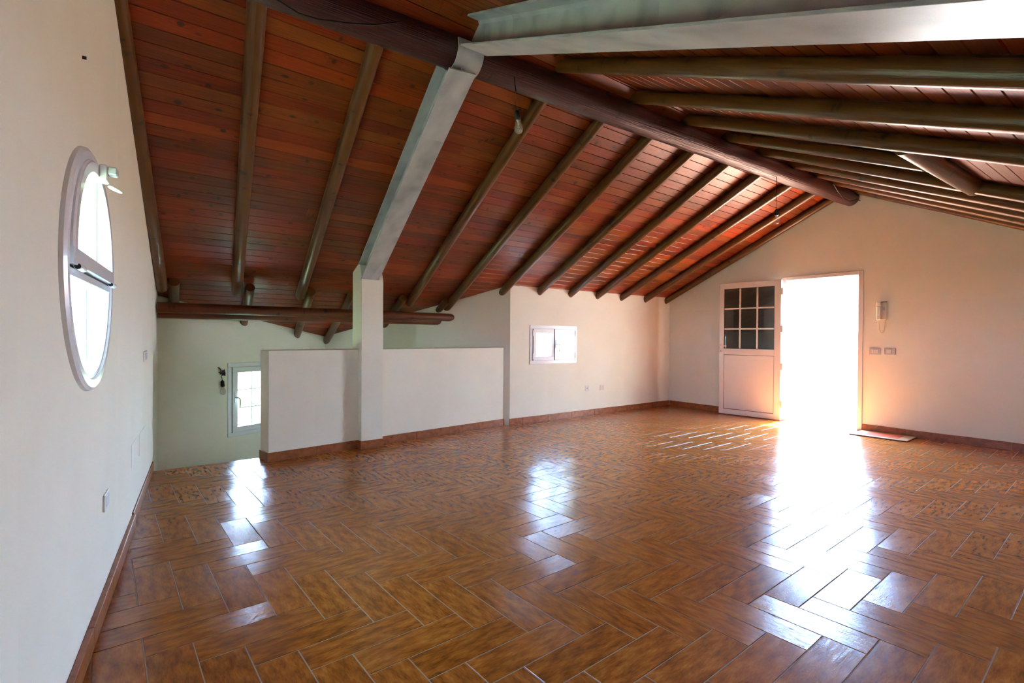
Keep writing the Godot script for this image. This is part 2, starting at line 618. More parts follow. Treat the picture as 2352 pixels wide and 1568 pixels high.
func shell() -> void:
	wall("wall_left", GA_O, GA_D, GA_N, -2.5, 4.75, -2.3, [disc(1.483, 1.44, 0.43, 0.412, 72)], 0.28, "cream gable wall with the round window in it")
	wall("wall_back", K, EV_D, EV_N, -0.3, 3.587, -0.3, [rect(2.37, 0.855, 3.2, 1.332)], 0.25, "low cream wall with the small two-sash window in it")
	wall("wall_right", K, GB_D, GB_N, -0.3, 6.6, -0.3, [rect(1.99, 0.0, 2.985, 2.08)], 0.25, "cream gable wall with the open glazed door")
	var a := K + GB_D * 6.05
	var b := GA_O + GA_D * 4.62
	var d := (b - a).normalized()
	wall("wall_front", a, d, Vector3(-d.z, 0, d.x) * (-1.0 if Vector3(-d.z, 0, d.x).z > 0 else 1.0), -0.3, (b - a).length() + 0.3, -0.3, [], 0.25, "low cream wall facing the small two-sash window")
	var d1 := (C1 - C0).normalized()
	var n1 := Vector3(-d1.z, 0, d1.x)
	wall("wall_stair_left", C0, d1, n1, -0.3, (C1 - C0).length() + 0.15, -2.3, [rect(0.72, 0.1, 1.22, 0.845)], 0.25, "pale green-lit stairwell wall with a single-sash window")
	var d2 := (C2 - C1).normalized()
	var n2 := Vector3(d2.z, 0, -d2.x)
	if n2.dot(Vector3(-1, 0, 1)) < 0:
		n2 = -n2
	wall("wall_stair_right", C1, d2, n2, -0.15, (C2 - C1).length(), -2.3, [], 0.25, "stairwell wall that receives the ends of the paired logs")
	# half wall beside the stair
	var hw := setting("wall_partition", "chest-high cream half wall that screens the stairwell", "wall")
	var st := begin()
	boxf(st, HW_O, HW_D, UPV, HW_N, Vector3(0.724, -0.3, -0.222), Vector3(3.85, 1.057, 0.0), 0.006)
	part("plaster", st.commit(), M.paint, hw)
	# column under the steel beam
	var col := setting("wall_column", "square cream column standing in front of the half wall, carrying the steel beam", "column")
	st = begin()
	column_shape(st)
	part("plaster", st.commit(), M.paint, col)

func column_shape(st: SurfaceTool) -> void:
	var x0 := 2.134
	var x1 := 2.374
	var z0 := -5.159
	var z1 := -5.41
	# sloping head that takes the beam's underside, with a raised back
	var prof := [Vector2(z0, -0.3), Vector2(z0, 1.80), Vector2(z0 - 0.05, 1.955), Vector2(z0 - 0.095, 1.972), Vector2(z1, 1.895), Vector2(z1, -0.3)]
	var poly := PackedVector2Array(prof)
	var idx := Geometry2D.triangulate_polygon(poly)
	for t in range(0, idx.size(), 3):
		for x in [x0, x1]:
			tri(st, Vector3(x, poly[idx[t]].y, poly[idx[t]].x), Vector3(x, poly[idx[t + 1]].y, poly[idx[t + 1]].x), Vector3(x, poly[idx[t + 2]].y, poly[idx[t + 2]].x), Vector3.LEFT if x == x0 else Vector3.RIGHT)
	var sg: float = 1.0 if Geometry2D.is_polygon_clockwise(poly) else -1.0
	for k in poly.size():
		var a := poly[k]
		var b := poly[(k + 1) % poly.size()]
		var e := (b - a).normalized()
		var n := Vector2(-e.y, e.x) * sg
		quad(st, Vector3(x0, a.y, a.x), Vector3(x1, a.y, a.x), Vector3(x1, b.y, b.x), Vector3(x0, b.y, b.x), Vector3(0, n.y, n.x))

const WX := 0.1529
const WZ := 0.1523
const OX := 0.122
const OZ := -2.459

func tile_mesh(lx: float, lz: float, v: int, flip: bool, outline := PackedVector2Array(), swap := false) -> ArrayMesh:
	# a tile centred on its place, its upper face at y 0; grain along x, or along z when swapped
	var st := begin()
	var c := 0.0011
	var u0 := (v % 2) * 0.5
	var v0 := (v / 2) * 0.25
	var UVf := func(p: Vector2) -> Vector2:
		var a := p.x / lx + 0.5
		var b := p.y / lz + 0.5
		if swap:
			var t := a
			a = b
			b = t
		if flip:
			a = 1.0 - a
			b = 1.0 - b
		return Vector2(u0 + 0.5 * (0.004 + 0.992 * a), v0 + 0.25 * (0.01 + 0.98 * b))
	var poly := outline
	if poly.is_empty():
		poly = PackedVector2Array([Vector2(-lx / 2, -lz / 2), Vector2(lx / 2, -lz / 2), Vector2(lx / 2, lz / 2), Vector2(-lx / 2, lz / 2)])
	var ins: Array = Geometry2D.offset_polygon(poly, -c)
	if ins.is_empty() or (ins[0] as PackedVector2Array).size() != poly.size():
		ins = [poly]
	var top: PackedVector2Array = ins[0]
	# match the inset's first corner to the outline's
	var best := 0
	for k in top.size():
		if top[k].distance_to(poly[0]) < top[best].distance_to(poly[0]):
			best = k
	var idx := Geometry2D.triangulate_polygon(top)
	for t in range(0, idx.size(), 3):
		tri(st, Vector3(top[idx[t]].x, 0, top[idx[t]].y), Vector3(top[idx[t + 1]].x, 0, top[idx[t + 1]].y), Vector3(top[idx[t + 2]].x, 0, top[idx[t + 2]].y), Vector3.UP, UVf.call(top[idx[t]]), UVf.call(top[idx[t + 1]]), UVf.call(top[idx[t + 2]]))
	var same := Geometry2D.is_polygon_clockwise(poly) == Geometry2D.is_polygon_clockwise(top)
	var sg: float = 1.0 if Geometry2D.is_polygon_clockwise(poly) else -1.0
	for k in poly.size():
		var a := poly[k]
		var b := poly[(k + 1) % poly.size()]
		var ta := top[(best + k) % top.size()] if same else top[(best - k + 2 * top.size()) % top.size()]
		var tb := top[(best + k + 1) % top.size()] if same else top[(best - k - 1 + 2 * top.size()) % top.size()]
		var e := (b - a).normalized()
		var n := Vector3(-e.y, 0, e.x) * sg
		quad(st, Vector3(a.x, -c, a.y), Vector3(b.x, -c, b.y), Vector3(tb.x, 0, tb.y), Vector3(ta.x, 0, ta.y), (n + Vector3.UP).normalized(), UVf.call(a), UVf.call(b), UVf.call(tb), UVf.call(ta))
		quad(st, Vector3(a.x, -0.008, a.y), Vector3(b.x, -0.008, b.y), Vector3(b.x, -c, b.y), Vector3(a.x, -c, a.y), n, UVf.call(a), UVf.call(b), UVf.call(b), UVf.call(a))
	return st.commit()

func floor_tiles() -> void:
	var f := setting("floor", "herringbone floor of glossy wood-look brown tiles", "floor")
	var room := PackedVector2Array([Vector2(-0.50, 0.75), Vector2(0.341, -5.43), Vector2(1.227, -5.405), Vector2(4.3, -5.66), Vector2(4.36, -5.42), Vector2(7.95, -5.32), Vector2(8.2, -5.3), Vector2(8.2, 0.0), Vector2(7.7, 0.9)])
	part("screed", slab(room, -0.22, -0.0016), M.grout, f, "pale grey grout between the tiles")
	var g := 0.0046
	var shared := {}
	var list: Array = []
	for i in range(-6, 56):
		for j in range(-22, 26):
			var kk := posmod(i - j, 6)
			var swap: bool
			var c: Vector2
			var lx: float
			var lz: float
			if kk == 0:
				swap = false
				lx = 3.0 * WX - g
				lz = WZ - g
				c = Vector2(OX + (i + 1.5) * WX, OZ + (j + 0.5) * WZ)
			elif kk == 5:
				swap = true
				lx = WX - g
				lz = 3.0 * WZ - g
				c = Vector2(OX + (i + 0.5) * WX, OZ + (j + 1.5) * WZ)
			else:
				continue
			var r := PackedVector2Array([c + Vector2(-lx, -lz) / 2, c + Vector2(lx, -lz) / 2, c + Vector2(lx, lz) / 2, c + Vector2(-lx, lz) / 2])
			var cut: Array = Geometry2D.intersect_polygons(r, room)
			if cut.is_empty():
				continue
			var area := 0.0
			var cp: PackedVector2Array = cut[0]
			for k in cp.size():
				area += cp[k].cross(cp[(k + 1) % cp.size()]) * 0.5
			if absf(area) < 0.0008:
				continue
			var v := rng.randi() % 8
			var fl := rng.randi() % 2 == 1
			var q := Vector3(c.x, 0, c.y) - Vector3(0, 1.2, 0)
			var depth := q.dot(Vector3(0.62960, -0.008959, -0.77687))
			var side := absf(q.dot(Vector3(0.77692, 0.006286, 0.62957))) / maxf(depth, 0.01)
			var down := 1.2 / maxf(depth, 0.01)
			var seen := depth > 0.2 and side < 1.012 + 0.25 / depth and down < 0.675 + 0.25 / depth
			list.append({"c": c, "lx": lx, "lz": lz, "v": v, "f": fl, "swap": swap, "cut": cp if absf(area) < lx * lz * 0.995 else PackedVector2Array(), "rank": depth if seen else 1000.0 + depth, "lift": rng.randf_range(-0.0003, 0.0003), "tx": rng.randf_range(-0.0008, 0.0008), "tz": rng.randf_range(-0.0008, 0.0008)})
	list.sort_custom(func(a, b): return a.rank < b.rank)
	var rest := begin()
	for n in list.size():
		var t: Dictionary = list[n]
		var m: ArrayMesh
		if (t.cut as PackedVector2Array).is_empty():
			var key := [t.v, t.f, t.swap]
			if not shared.has(key):
				shared[key] = tile_mesh(t.lx, t.lz, t.v, t.f, PackedVector2Array(), t.swap)
			m = shared[key]
		else:
			var o := PackedVector2Array()
			for p in t.cut:
				o.append(p - t.c)
			m = tile_mesh(t.lx, t.lz, t.v, t.f, o, t.swap)
		var at := Transform3D(Basis.from_euler(Vector3(t.tx, 0, t.tz)), Vector3(t.c.x, t.lift, t.c.y))
		if n < 300:
			var o := part("tile", m, M.tile, f)
			o.transform = at
		else:
			rest.append_from(m, 0, at)
	var far := part("tile_field", rest.commit(), M.tile, f, "farther wood-look tiles of the same herringbone")
	far.set_meta("kind", "stuff")

# one board lying under the rafters' backs: along h from a to b at slope distance d0..d1
func board(o: Vector3, h: Vector3, slope: Vector3, n: Vector3, a: float, b: float, d0: float, d1: float, row: int, u0: float) -> ArrayMesh:
	# n points down into the room
	var st := begin()
	var g := 0.0011
	var c := 0.0035
	var t := 0.018
	var P := func(x: float, y: float, z: float) -> Vector3: return o + h * x + slope * y - n * z
	var uv := func(x: float, y: float) -> Vector2: return Vector2(u0 + (x - a) / 4.0, (row + 0.03 + 0.94 * (y - d0) / (d1 - d0)) / 8.0)
	var x0 := a + g
	var x1 := b - g
	var y0 := d0 + g
	var y1 := d1 - g
	quad(st, P.call(x0, y0 + c, 0.0), P.call(x1, y0 + c, 0.0), P.call(x1, y1 - c, 0.0), P.call(x0, y1 - c, 0.0), n, uv.call(x0, y0 + c), uv.call(x1, y0 + c), uv.call(x1, y1 - c), uv.call(x0, y1 - c))
	quad(st, P.call(x0, y0, c), P.call(x1, y0, c), P.call(x1, y0 + c, 0.0), P.call(x0, y0 + c, 0.0), (n - slope).normalized(), uv.call(x0, y0), uv.call(x1, y0), uv.call(x1, y0 + c), uv.call(x0, y0 + c))
	quad(st, P.call(x0, y1, c), P.call(x1, y1, c), P.call(x1, y1 - c, 0.0), P.call(x0, y1 - c, 0.0), (n + slope).normalized(), uv.call(x0, y1), uv.call(x1, y1), uv.call(x1, y1 - c), uv.call(x0, y1 - c))
	quad(st, P.call(x0, y0, c), P.call(x1, y0, c), P.call(x1, y0, t), P.call(x0, y0, t), -slope)
	quad(st, P.call(x0, y1, c), P.call(x1, y1, c), P.call(x1, y1, t), P.call(x0, y1, t), slope)
	quad(st, P.call(x0, y0, 0.002), P.call(x0, y1, 0.002), P.call(x0, y1, t), P.call(x0, y0, t), -h)
	quad(st, P.call(x1, y0, 0.002), P.call(x1, y1, 0.002), P.call(x1, y1, t), P.call(x1, y0, t), h)
	return st.commit()

func ceiling_boards() -> void:
	var cl := setting("ceiling", "sloping ceiling of orange-brown knotty pine boards", "ceiling")
	# side over the back wall and the stair
	var h := Vector3(cos(AL), 0, sin(AL))
	var upl := Vector3(-sin(AL), ML, cos(AL)).normalized()
	var nl := h.cross(upl).normalized()
	if nl.y > 0:
		nl = -nl
	var ol := Vector3(7.896, 1.914, -5.265)
	var wd := 0.1019
	for r in range(-20, 33):
		var d0 := r * wd
		var d1 := d0 + wd
		var from := -8.35
		var to := 0.3
		if r < -3:
			to = -3.2
		boards_row(cl, ol, h, upl, nl, from, to, d0, d1)
	# side over the camera
	var hr := Vector3(cos(AR), 0, sin(AR))
	var dnr := Vector3(-sin(AR), -MR, cos(AR)).normalized()
	var nr := hr.cross(dnr).normalized()
	if nr.y > 0:
		nr = -nr
	var orr := Vector3(7.764, 3.1935, -2.28)
	for r in range(-6, 37):
		boards_row(cl, orr, hr, dnr, nr, -8.7, 0.3, r * wd, (r + 1) * wd)
	# roof covering above the boards
	var st := begin()
	boxf(st, ol - nl * 0.018, h, upl, -nl, Vector3(-8.6, -0.4, 0.0), Vector3(0.55, 3.5, 0.14))
	part("roof_slab", st.commit(), M.roof, cl)
	st = begin()
	boxf(st, ol - nl * 0.018, h, upl, -nl, Vector3(-8.6, -2.2, 0.0), Vector3(-3.2, -0.4, 0.14))
	part("roof_slab", st.commit(), M.roof, cl)
	st = begin()
	boxf(st, orr - nr * 0.018, hr, dnr, -nr, Vector3(-9.0, -0.75, 0.0), Vector3(0.55, 3.9, 0.14))
	part("roof_slab", st.commit(), M.roof, cl)

func boards_row(cl: Node3D, o: Vector3, h: Vector3, slope: Vector3, n: Vector3, from: float, to: float, d0: float, d1: float) -> void:
	var x := from
	while x < to - 0.05:
		var len_ := rng.randf_range(2.3, 3.9)
		if x == from:
			len_ = rng.randf_range(1.2, 3.6)
		var e := minf(x + len_, to)
		if to - e < 0.7:
			e = to if to - x <= 3.95 else to - 1.0
		var u := rng.randf_range(0.0, maxf(0.0, 1.0 - (e - x) / 4.0))
		part("plank", board(o, h, slope, n, x, e, d0, d1, rng.randi() % 8, u), M.boards[rng.randi() % 4], cl)
		x = e

# ---------------------------------------------------------------- timber
func left_rafter_point(x: float, z: float, drop: float) -> Vector3:
	return Vector3(x, y_l(x, z) - drop, z)

func right_rafter_point(x: float, z: float, drop: float) -> Vector3:
	return Vector3(x, y_r(x, z) - drop, z)

func timbers() -> void:
	# ridge
	var rd := Vector3(cos(0.07418), 0, sin(0.07418))
	var rp := Vector3(7.771, 3.077, -2.42)
	var ridge := whole("ridge_beam", log_mesh(rp + rd * 0.12, rp - rd * 8.1, 0.1, 0.108, 3, 0.05), M.ridge, "thick dark reddish ridge log running the length of the roof", "ridge beam")
	# rafters over the back wall: x at z -2.8 and at z -5.3
	var lr := [[-0.013, 0.36], [0.621, 0.998], [1.292, 1.634], [2.618, 2.977], [3.275, 3.574], [3.91, 4.218], [4.56, 4.831], [5.189, 5.441], [5.843, 6.024], [6.552, 6.592], [7.19, 7.21], [7.73, 7.79]]
	var ordinal := ["against the round-window wall", "second from the round-window wall", "third from the round window", "first beyond the steel beam", "second beyond the steel beam", "over the stairwell corner", "seventh from the round-window wall", "eighth from the round-window wall", "fourth from the door wall", "third from the door wall", "second from the door wall", "against the door wall"]
	for i in lr.size():
		var xa: float = lr[i][0]
		var xb: float = lr[i][1]
		var slope := (xb - xa) / -2.5
		var ztop := -2.42 - (7.771 - xa) * 0.0743 - 0.02
		var zbot := -5.42
		if i < 4:
			zbot = -5.86
		elif i == 4:
			zbot = -5.98
		elif i == 5:
			zbot = -5.5
		var a := left_rafter_point(xa + slope * (ztop + 2.8), ztop, 0.0565)
		var b := left_rafter_point(xa + slope * (zbot + 2.8), zbot, 0.0565)
		whole("roof_rafter", log_mesh(a, b, 0.05, 0.05, 100 + i), M.rafter, "round brown rafter above the low back wall, " + ordinal[i], "rafter", "rafters above the back wall")
	# lower rafters over the stair: x at z -5.87 and at z -6.5
	var sr := [[0.54, 0.60, -6.35], [1.198, 1.27, -6.62], [1.815, 1.90, -6.88], [2.27, 2.325, -7.0], [2.925, 2.985, -6.55], [3.55, 3.60, -6.05]]
	var so := ["beside the round-window wall", "above the single-sash window", "left of the stairwell corner", "in the stairwell corner", "right of the column", "at the end of the paired logs"]
	for i in sr.size():
		var xa: float = sr[i][0]
		var slope: float = (sr[i][1] - xa) / -0.63
		var a := left_rafter_point(xa - slope * -0.17 * 0.0 + slope * 0.12, -5.75, 0.0565)
		var zb: float = sr[i][2]
		var b := left_rafter_point(xa + slope * (zb + 5.87), zb, 0.0565)
		whole("stair_roof_rafter", log_mesh(a, b, 0.045, 0.045, 140 + i), M.rafter, "short round rafter log over the stairwell, " + so[i], "rafter", "short rafters over the stairwell")
	# paired logs across the stair opening
	whole("stair_beam", log_mesh(Vector3(0.40, 1.458, -5.775), Vector3(3.74, 1.46, -5.88), 0.051, 0.052, 161), M.rafter_red, "upper and nearer of the two horizontal logs across the stair opening", "log")
	whole("stair_beam", log_mesh(Vector3(0.41, 1.402, -5.875), Vector3(3.60, 1.404, -5.985), 0.046, 0.047, 162), M.rafter_red, "lower and farther of the two horizontal logs across the stair opening", "log")
	# rafters over the camera: lower edge x at the ridge (z, x) and near (z, x)
	var rr := [[2.634, -2.59, 2.259, -0.231], [3.483, -2.69, 2.904, -0.295], [4.192, -2.643, 3.668, -0.371], [4.853, -2.62, 4.36, -0.44], [5.48, -2.567, 5.181, -0.521], [6.107, -2.49, 5.802, -0.583], [6.64, -2.406, 6.404, -0.643], [7.127, -2.316, 7.048, -0.707], [7.715, -2.279, 7.635, -0.77]]
	var ro := ["first beyond the steel beam", "second beyond the steel beam", "left of the header log", "cut short at the header log", "right of the header log", "next beyond the header log", "third from the door wall", "second from the door wall", "against the door wall"]
	for i in rr.size():
		var q: Array = rr[i]
		var slope: float = (q[2] - q[0]) / (q[3] - q[1])
		var zt: float = -2.42 - (7.771 - q[0]) * 0.0743 + 0.02
		var zb := 0.85
		if i == 3:
			zb = -0.93
		var a := right_rafter_point(q[0] + slope * (zt - q[1]) - 0.02, zt, 0.0565)
		var b := right_rafter_point(q[0] + slope * (zb - q[1]) - 0.02, zb, 0.0565)
		whole("roof_rafter", log_mesh(a, b, 0.05, 0.05, 180 + i), M.rafter, "round brown rafter on the slope above the door mat, " + ro[i], "rafter", "rafters on the slope above the door mat")
	whole("header_beam", log_mesh(right_rafter_point(3.80, -0.905, 0.06), right_rafter_point(5.25, -0.80, 0.06), 0.062, 0.06, 201), M.rafter, "short thick header log set across between two rafters", "log")

# ---------------------------------------------------------------- steel
func i_beam(a: Vector3, b: Vector3, side: Vector3, down: Vector3, w: float, hgt: float) -> ArrayMesh:
	# a and b lie on the middle of the underside
	var st := begin()
	var d := (b - a).normalized()
	var l := (b - a).length()
	var f := 0.012
	boxf(st, a, d, side, -down, Vector3(0, -w / 2, 0), Vector3(l, w / 2, f), 0.0015)
	boxf(st, a, d, side, -down, Vector3(0, -w / 2, hgt - f), Vector3(l, w / 2, hgt), 0.0015)
	boxf(st, a, d, side, -down, Vector3(0, -0.005, f), Vector3(l, 0.005, hgt - f))
	# rounded roots between web and flanges
	for s in [-1.0, 1.0]:
		for k in [f, hgt - f]:
			var q: float = 1.0 if k == f else -1.0
			var n: Vector3 = (side * s - down * q).normalized()
			var p0: Vector3 = a + side * (s * 0.005) - down * (k + q * 0.016)
			var p1: Vector3 = a + side * (s * 0.021) - down * k
			quad(st, p0, p1, p1 + d * l, p0 + d * l, n)
	return st.commit()

func steelwork() -> void:
	# beam over the back wall, from the column to the ridge
	var a := Vector3(2.231, 0, -5.19)
	var b := Vector3(1.834, 0, -2.79)
	a.y = y_l(a.x, a.z) - 0.112 - 0.105
	b.y = y_l(b.x, b.z) - 0.112 - 0.105
	var d := (b - a).normalized()
	var h := Vector3(cos(AL), 0, sin(AL))
	var side := (h - d * h.dot(d)).normalized()
	var down := d.cross(side).normalized()
	if down.y > 0:
		down = -down
	whole("steel_beam", i_beam(a, b, side, down, 0.192, 0.19), M.steel, "grey steel beam sloping from the column up to the ridge log", "steel beam")
	# beam over the camera
	var p := Vector3(1.905, 0, -2.83)
	var q := Vector3(1.27, 0, 0.55)
	p.y = y_r(p.x, p.z) - 0.112 - 0.09
	q.y = y_r(q.x, q.z) - 0.112 - 0.09
	d = (q - p).normalized()
	h = Vector3(cos(AR), 0, sin(AR))
	var side2 := (h - d * h.dot(d)).normalized()
	var down2 := d.cross(side2).normalized()
	if down2.y > 0:
		down2 = -down2
	whole("steel_beam", i_beam(p, q, side2, down2, 0.205, 0.18), M.steel, "grey steel beam sloping from the ridge log over the open floor", "steel beam")
	# bent plate under the ridge log
	var rd := Vector3(cos(0.07418), 0, sin(0.07418))
	var rn := Vector3(-rd.z, 0, rd.x)
	var c := Vector3(1.875, 3.077, -2.42 - (7.771 - 1.875) * tan(0.07418))
	var st := begin()
	st.set_smooth_group(0)
	var prev: Array = []
	var R0 := 0.114
	var R1 := 0.122
	var n := 22
	for i in n + 1:
		var ang := deg_to_rad(lerpf(-20.0, 205.0, float(i) / n))
		var dir := rn * cos(ang) - UPV * sin(ang)
		var cur := [c + dir * R0 - rd * 0.095, c + dir * R0 + rd * 0.095, c + dir * R1 + rd * 0.095, c + dir * R1 - rd * 0.095, dir]
		if i > 0:
			var mid: Vector3 = (dir + prev[4]).normalized()
			st.set_smooth_group(0)
			raw(st, prev[3], prev[2], cur[2], mid)
			raw(st, prev[3], cur[2], cur[3], mid)
			st.set_smooth_group(-1)
			raw(st, prev[0], prev[1], cur[1], -mid)
			raw(st, prev[0], cur[1], cur[0], -mid)
			raw(st, prev[1], prev[2], cur[2], rd)
			raw(st, prev[1], cur[2], cur[1], rd)
			raw(st, prev[0], prev[3], cur[3], -rd)
			raw(st, prev[0], cur[3], cur[0], -rd)
		prev = cur
	st.generate_normals()
	whole("ridge_saddle", st.commit(), M.steel, "bent grey steel plate wrapped under the ridge log between the two beams", "steel plate")

# ---------------------------------------------------------------- baseboards
func skirting(called: String, label: String, o: Vector3, d: Vector3, n: Vector3, stops: Array, thick: float, hgt := 0.086) -> Node3D:
	var b := setting(called, label, "baseboard")
	for i in stops.size() - 1:
		var st := begin()
		var s0 := minf(stops[i], stops[i + 1]) + 0.0008
		var s1 := maxf(stops[i], stops[i + 1]) - 0.0008
		var w := rng.randf_range(-0.0012, 0.0012)
		boxf(st, o, d, UPV, n, Vector3(s0, -0.002, 0.0), Vector3(s1, hgt + w, thick + w), 0.0025)
		part("skirting_tile", st.commit(), M.skirt, b)
	return b

func baseboards() -> void:
	skirting("baseboard_back", "brown tile baseboard along the low back wall", K, EV_D, EV_N, [3.595, 3.372, 2.896, 2.422, 1.935, 1.459, 0.97, 0.488, 0.01], 0.011)
	skirting("baseboard_right", "brown tile baseboard between the back corner and the door", K, GB_D, GB_N, [0.012, 0.49, 0.965, 1.44, 1.955], 0.011)
	skirting("baseboard_door_side", "brown tile baseboard beyond the door mat", K, GB_D, GB_N, [3.012, 3.483, 3.953, 4.426, 4.9, 5.38, 5.86], 0.011)
	skirting("baseboard_left", "brown tile baseboard of the round-window wall at the stair end", GA_O, GA_D, GA_N, [-1.442, -1.0, -0.5, 0.069], 0.01, 0.088)
	skirting("baseboard_left_near", "brown tile baseboard standing proud under the round window", GA_O, GA_D, GA_N, [0.071, 0.55, 1.03, 1.51, 1.99, 2.47, 2.95, 3.43, 3.91, 4.39], 0.022, 0.078)
	var p := skirting("baseboard_partition", "brown tile baseboard round the foot of the half wall", HW_O, HW_D, HW_N, [0.713, 1.186, 1.634], 0.011)
	for pr in [[1.885, 2.363], [2.363, 2.84], [2.84, 3.317], [3.317, 3.80]]:
		var st := begin()
		boxf(st, HW_O, HW_D, UPV, HW_N, Vector3(pr[0] + 0.0008, -0.002, 0), Vector3(pr[1] - 0.0008, 0.086, 0.011), 0.0025)
		part("skirting_tile", st.commit(), M.skirt, p)
	var st2 := begin()
	boxf(st2, HW_O + HW_D * 0.724, -HW_N, UPV, -HW_D, Vector3(-0.011, -0.002, 0), Vector3(0.222, 0.086, 0.011), 0.0025)
	part("skirting_tile", st2.commit(), M.skirt, p)
	var cb := setting("baseboard_column", "brown tile baseboard round the foot of the column", "baseboard")
	var st3 := begin()
	boxf(st3, Vector3.ZERO, Vector3.RIGHT, UPV, Vector3.BACK, Vector3(2.123, -0.002, -5.159), Vector3(2.385, 0.086, -5.148), 0.0025)
	part("skirting_tile", st3.commit(), M.skirt, cb)
	st3 = begin()
	boxf(st3, Vector3.ZERO, Vector3.RIGHT, UPV, Vector3.BACK, Vector3(2.123, -0.002, -5.24), Vector3(2.134, 0.086, -5.1495), 0.0025)
	part("skirting_tile", st3.commit(), M.skirt, cb)
	st3 = begin()
	boxf(st3, Vector3.ZERO, Vector3.RIGHT, UPV, Vector3.BACK, Vector3(2.374, -0.002, -5.255), Vector3(2.385, 0.086, -5.1495), 0.0025)
	part("skirting_tile", st3.commit(), M.skirt, cb)

# ---------------------------------------------------------------- windows
func bar(parent: Node, called: String, mat: Material, o: Vector3, d: Vector3, n: Vector3, s0: float, y0: float, s1: float, y1: float, z0: float, z1: float, c := 0.003) -> MeshInstance3D:
	var st := begin()
	boxf(st, o, d, UPV, n, Vector3(s0, y0, z0), Vector3(s1, y1, z1), c)
	return part(called, st.commit(), mat, parent)

func ring_bars(parent: Node, called: String, mat: Material, o: Vector3, d: Vector3, n: Vector3, s0: float, y0: float, s1: float, y1: float, w: float, z0: float, z1: float, c := 0.003) -> MeshInstance3D:
	var st := begin()
	boxf(st, o, d, UPV, n, Vector3(s0, y0, z0), Vector3(s1, y0 + w, z1), c)
	boxf(st, o, d, UPV, n, Vector3(s0, y1 - w, z0), Vector3(s1, y1, z1), c)
	boxf(st, o, d, UPV, n, Vector3(s0, y0 + w, z0), Vector3(s0 + w, y1 - w, z1), c)
	boxf(st, o, d, UPV, n, Vector3(s1 - w, y0 + w, z0), Vector3(s1, y1 - w, z1), c)
	return part(called, st.commit(), mat, parent)

func pull_handle(parent: Node, o: Vector3, d: Vector3, n: Vector3, s: float, y: float, z: float, dirs: float, size := 1.0) -> void:
	# a rosette with a lever hanging down
	var st := begin()
	boxf(st, o, d, UPV, n, Vector3(s - 0.013 * size, y - 0.065 * size, z), Vector3(s + 0.013 * size, y + 0.065 * size, z + 0.012), 0.004)
	var h := part("handle", st.commit(), M.upvc, parent, "white lever handle hanging down")
	var base := o + d * s + UPV * y + n * (z + 0.01)
	part("lever", tube_mesh([base, base + n * 0.035 * size, base + n * 0.045 * size + d * 0.02 * dirs * size - UPV * 0.012 * size, base + n * 0.045 * size + d * 0.028 * dirs * size - UPV * 0.05 * size, base + n * 0.04 * size + d * 0.026 * dirs * size - UPV * 0.12 * size], [0.009 * size, 0.009 * size, 0.009 * size, 0.009 * size, 0.008 * size], 10), M.upvc, h)

func ellipse_ring(o: Vector3, d: Vector3, n: Vector3, cs: float, cy: float, prof: Array, a0: float, a1: float, segs := 72) -> ArrayMesh:
	# sweep a profile of (radius, depth) round an arc; radius scaled a little narrower in height
	var st := begin()
	var ky := 0.958
	for i in segs:
		var t0 := lerpf(a0, a1, float(i) / segs)
		var t1 := lerpf(a0, a1, float(i + 1) / segs)
		for k in prof.size():
			var p: Vector2 = prof[k]
			var q: Vector2 = prof[(k + 1) % prof.size()]
			var P := func(r: float, z: float, t: float) -> Vector3: return o + d * (cs + r * cos(t)) + UPV * (cy + r * sin(t) * ky) + n * z
			var tm := (t0 + t1) / 2
			var rad: Vector3 = d * cos(tm) + UPV * sin(tm)
			var e := (q - p).normalized()
			var nn := (rad * e.y - n * e.x).normalized()
			quad(st, P.call(p.x, p.y, t0), P.call(p.x, p.y, t1), P.call(q.x, q.y, t1), P.call(q.x, q.y, t0), nn)
	if absf(a1 - a0 - TAU) > 0.01:
		for e in [a0, a1]:
			var P := func(r: float, z: float) -> Vector3: return o + d * (cs + r * cos(e)) + UPV * (cy + r * sin(e) * ky) + n * z
			var tang: Vector3 = (-d * sin(e) + UPV * cos(e)) * (-1.0 if e == a0 else 1.0)
			for k in range(1, prof.size() - 1):
				tri(st, P.call(prof[0].x, prof[0].y), P.call(prof[k].x, prof[k].y), P.call(prof[k + 1].x, prof[k + 1].y), tang)
	return st.commit()

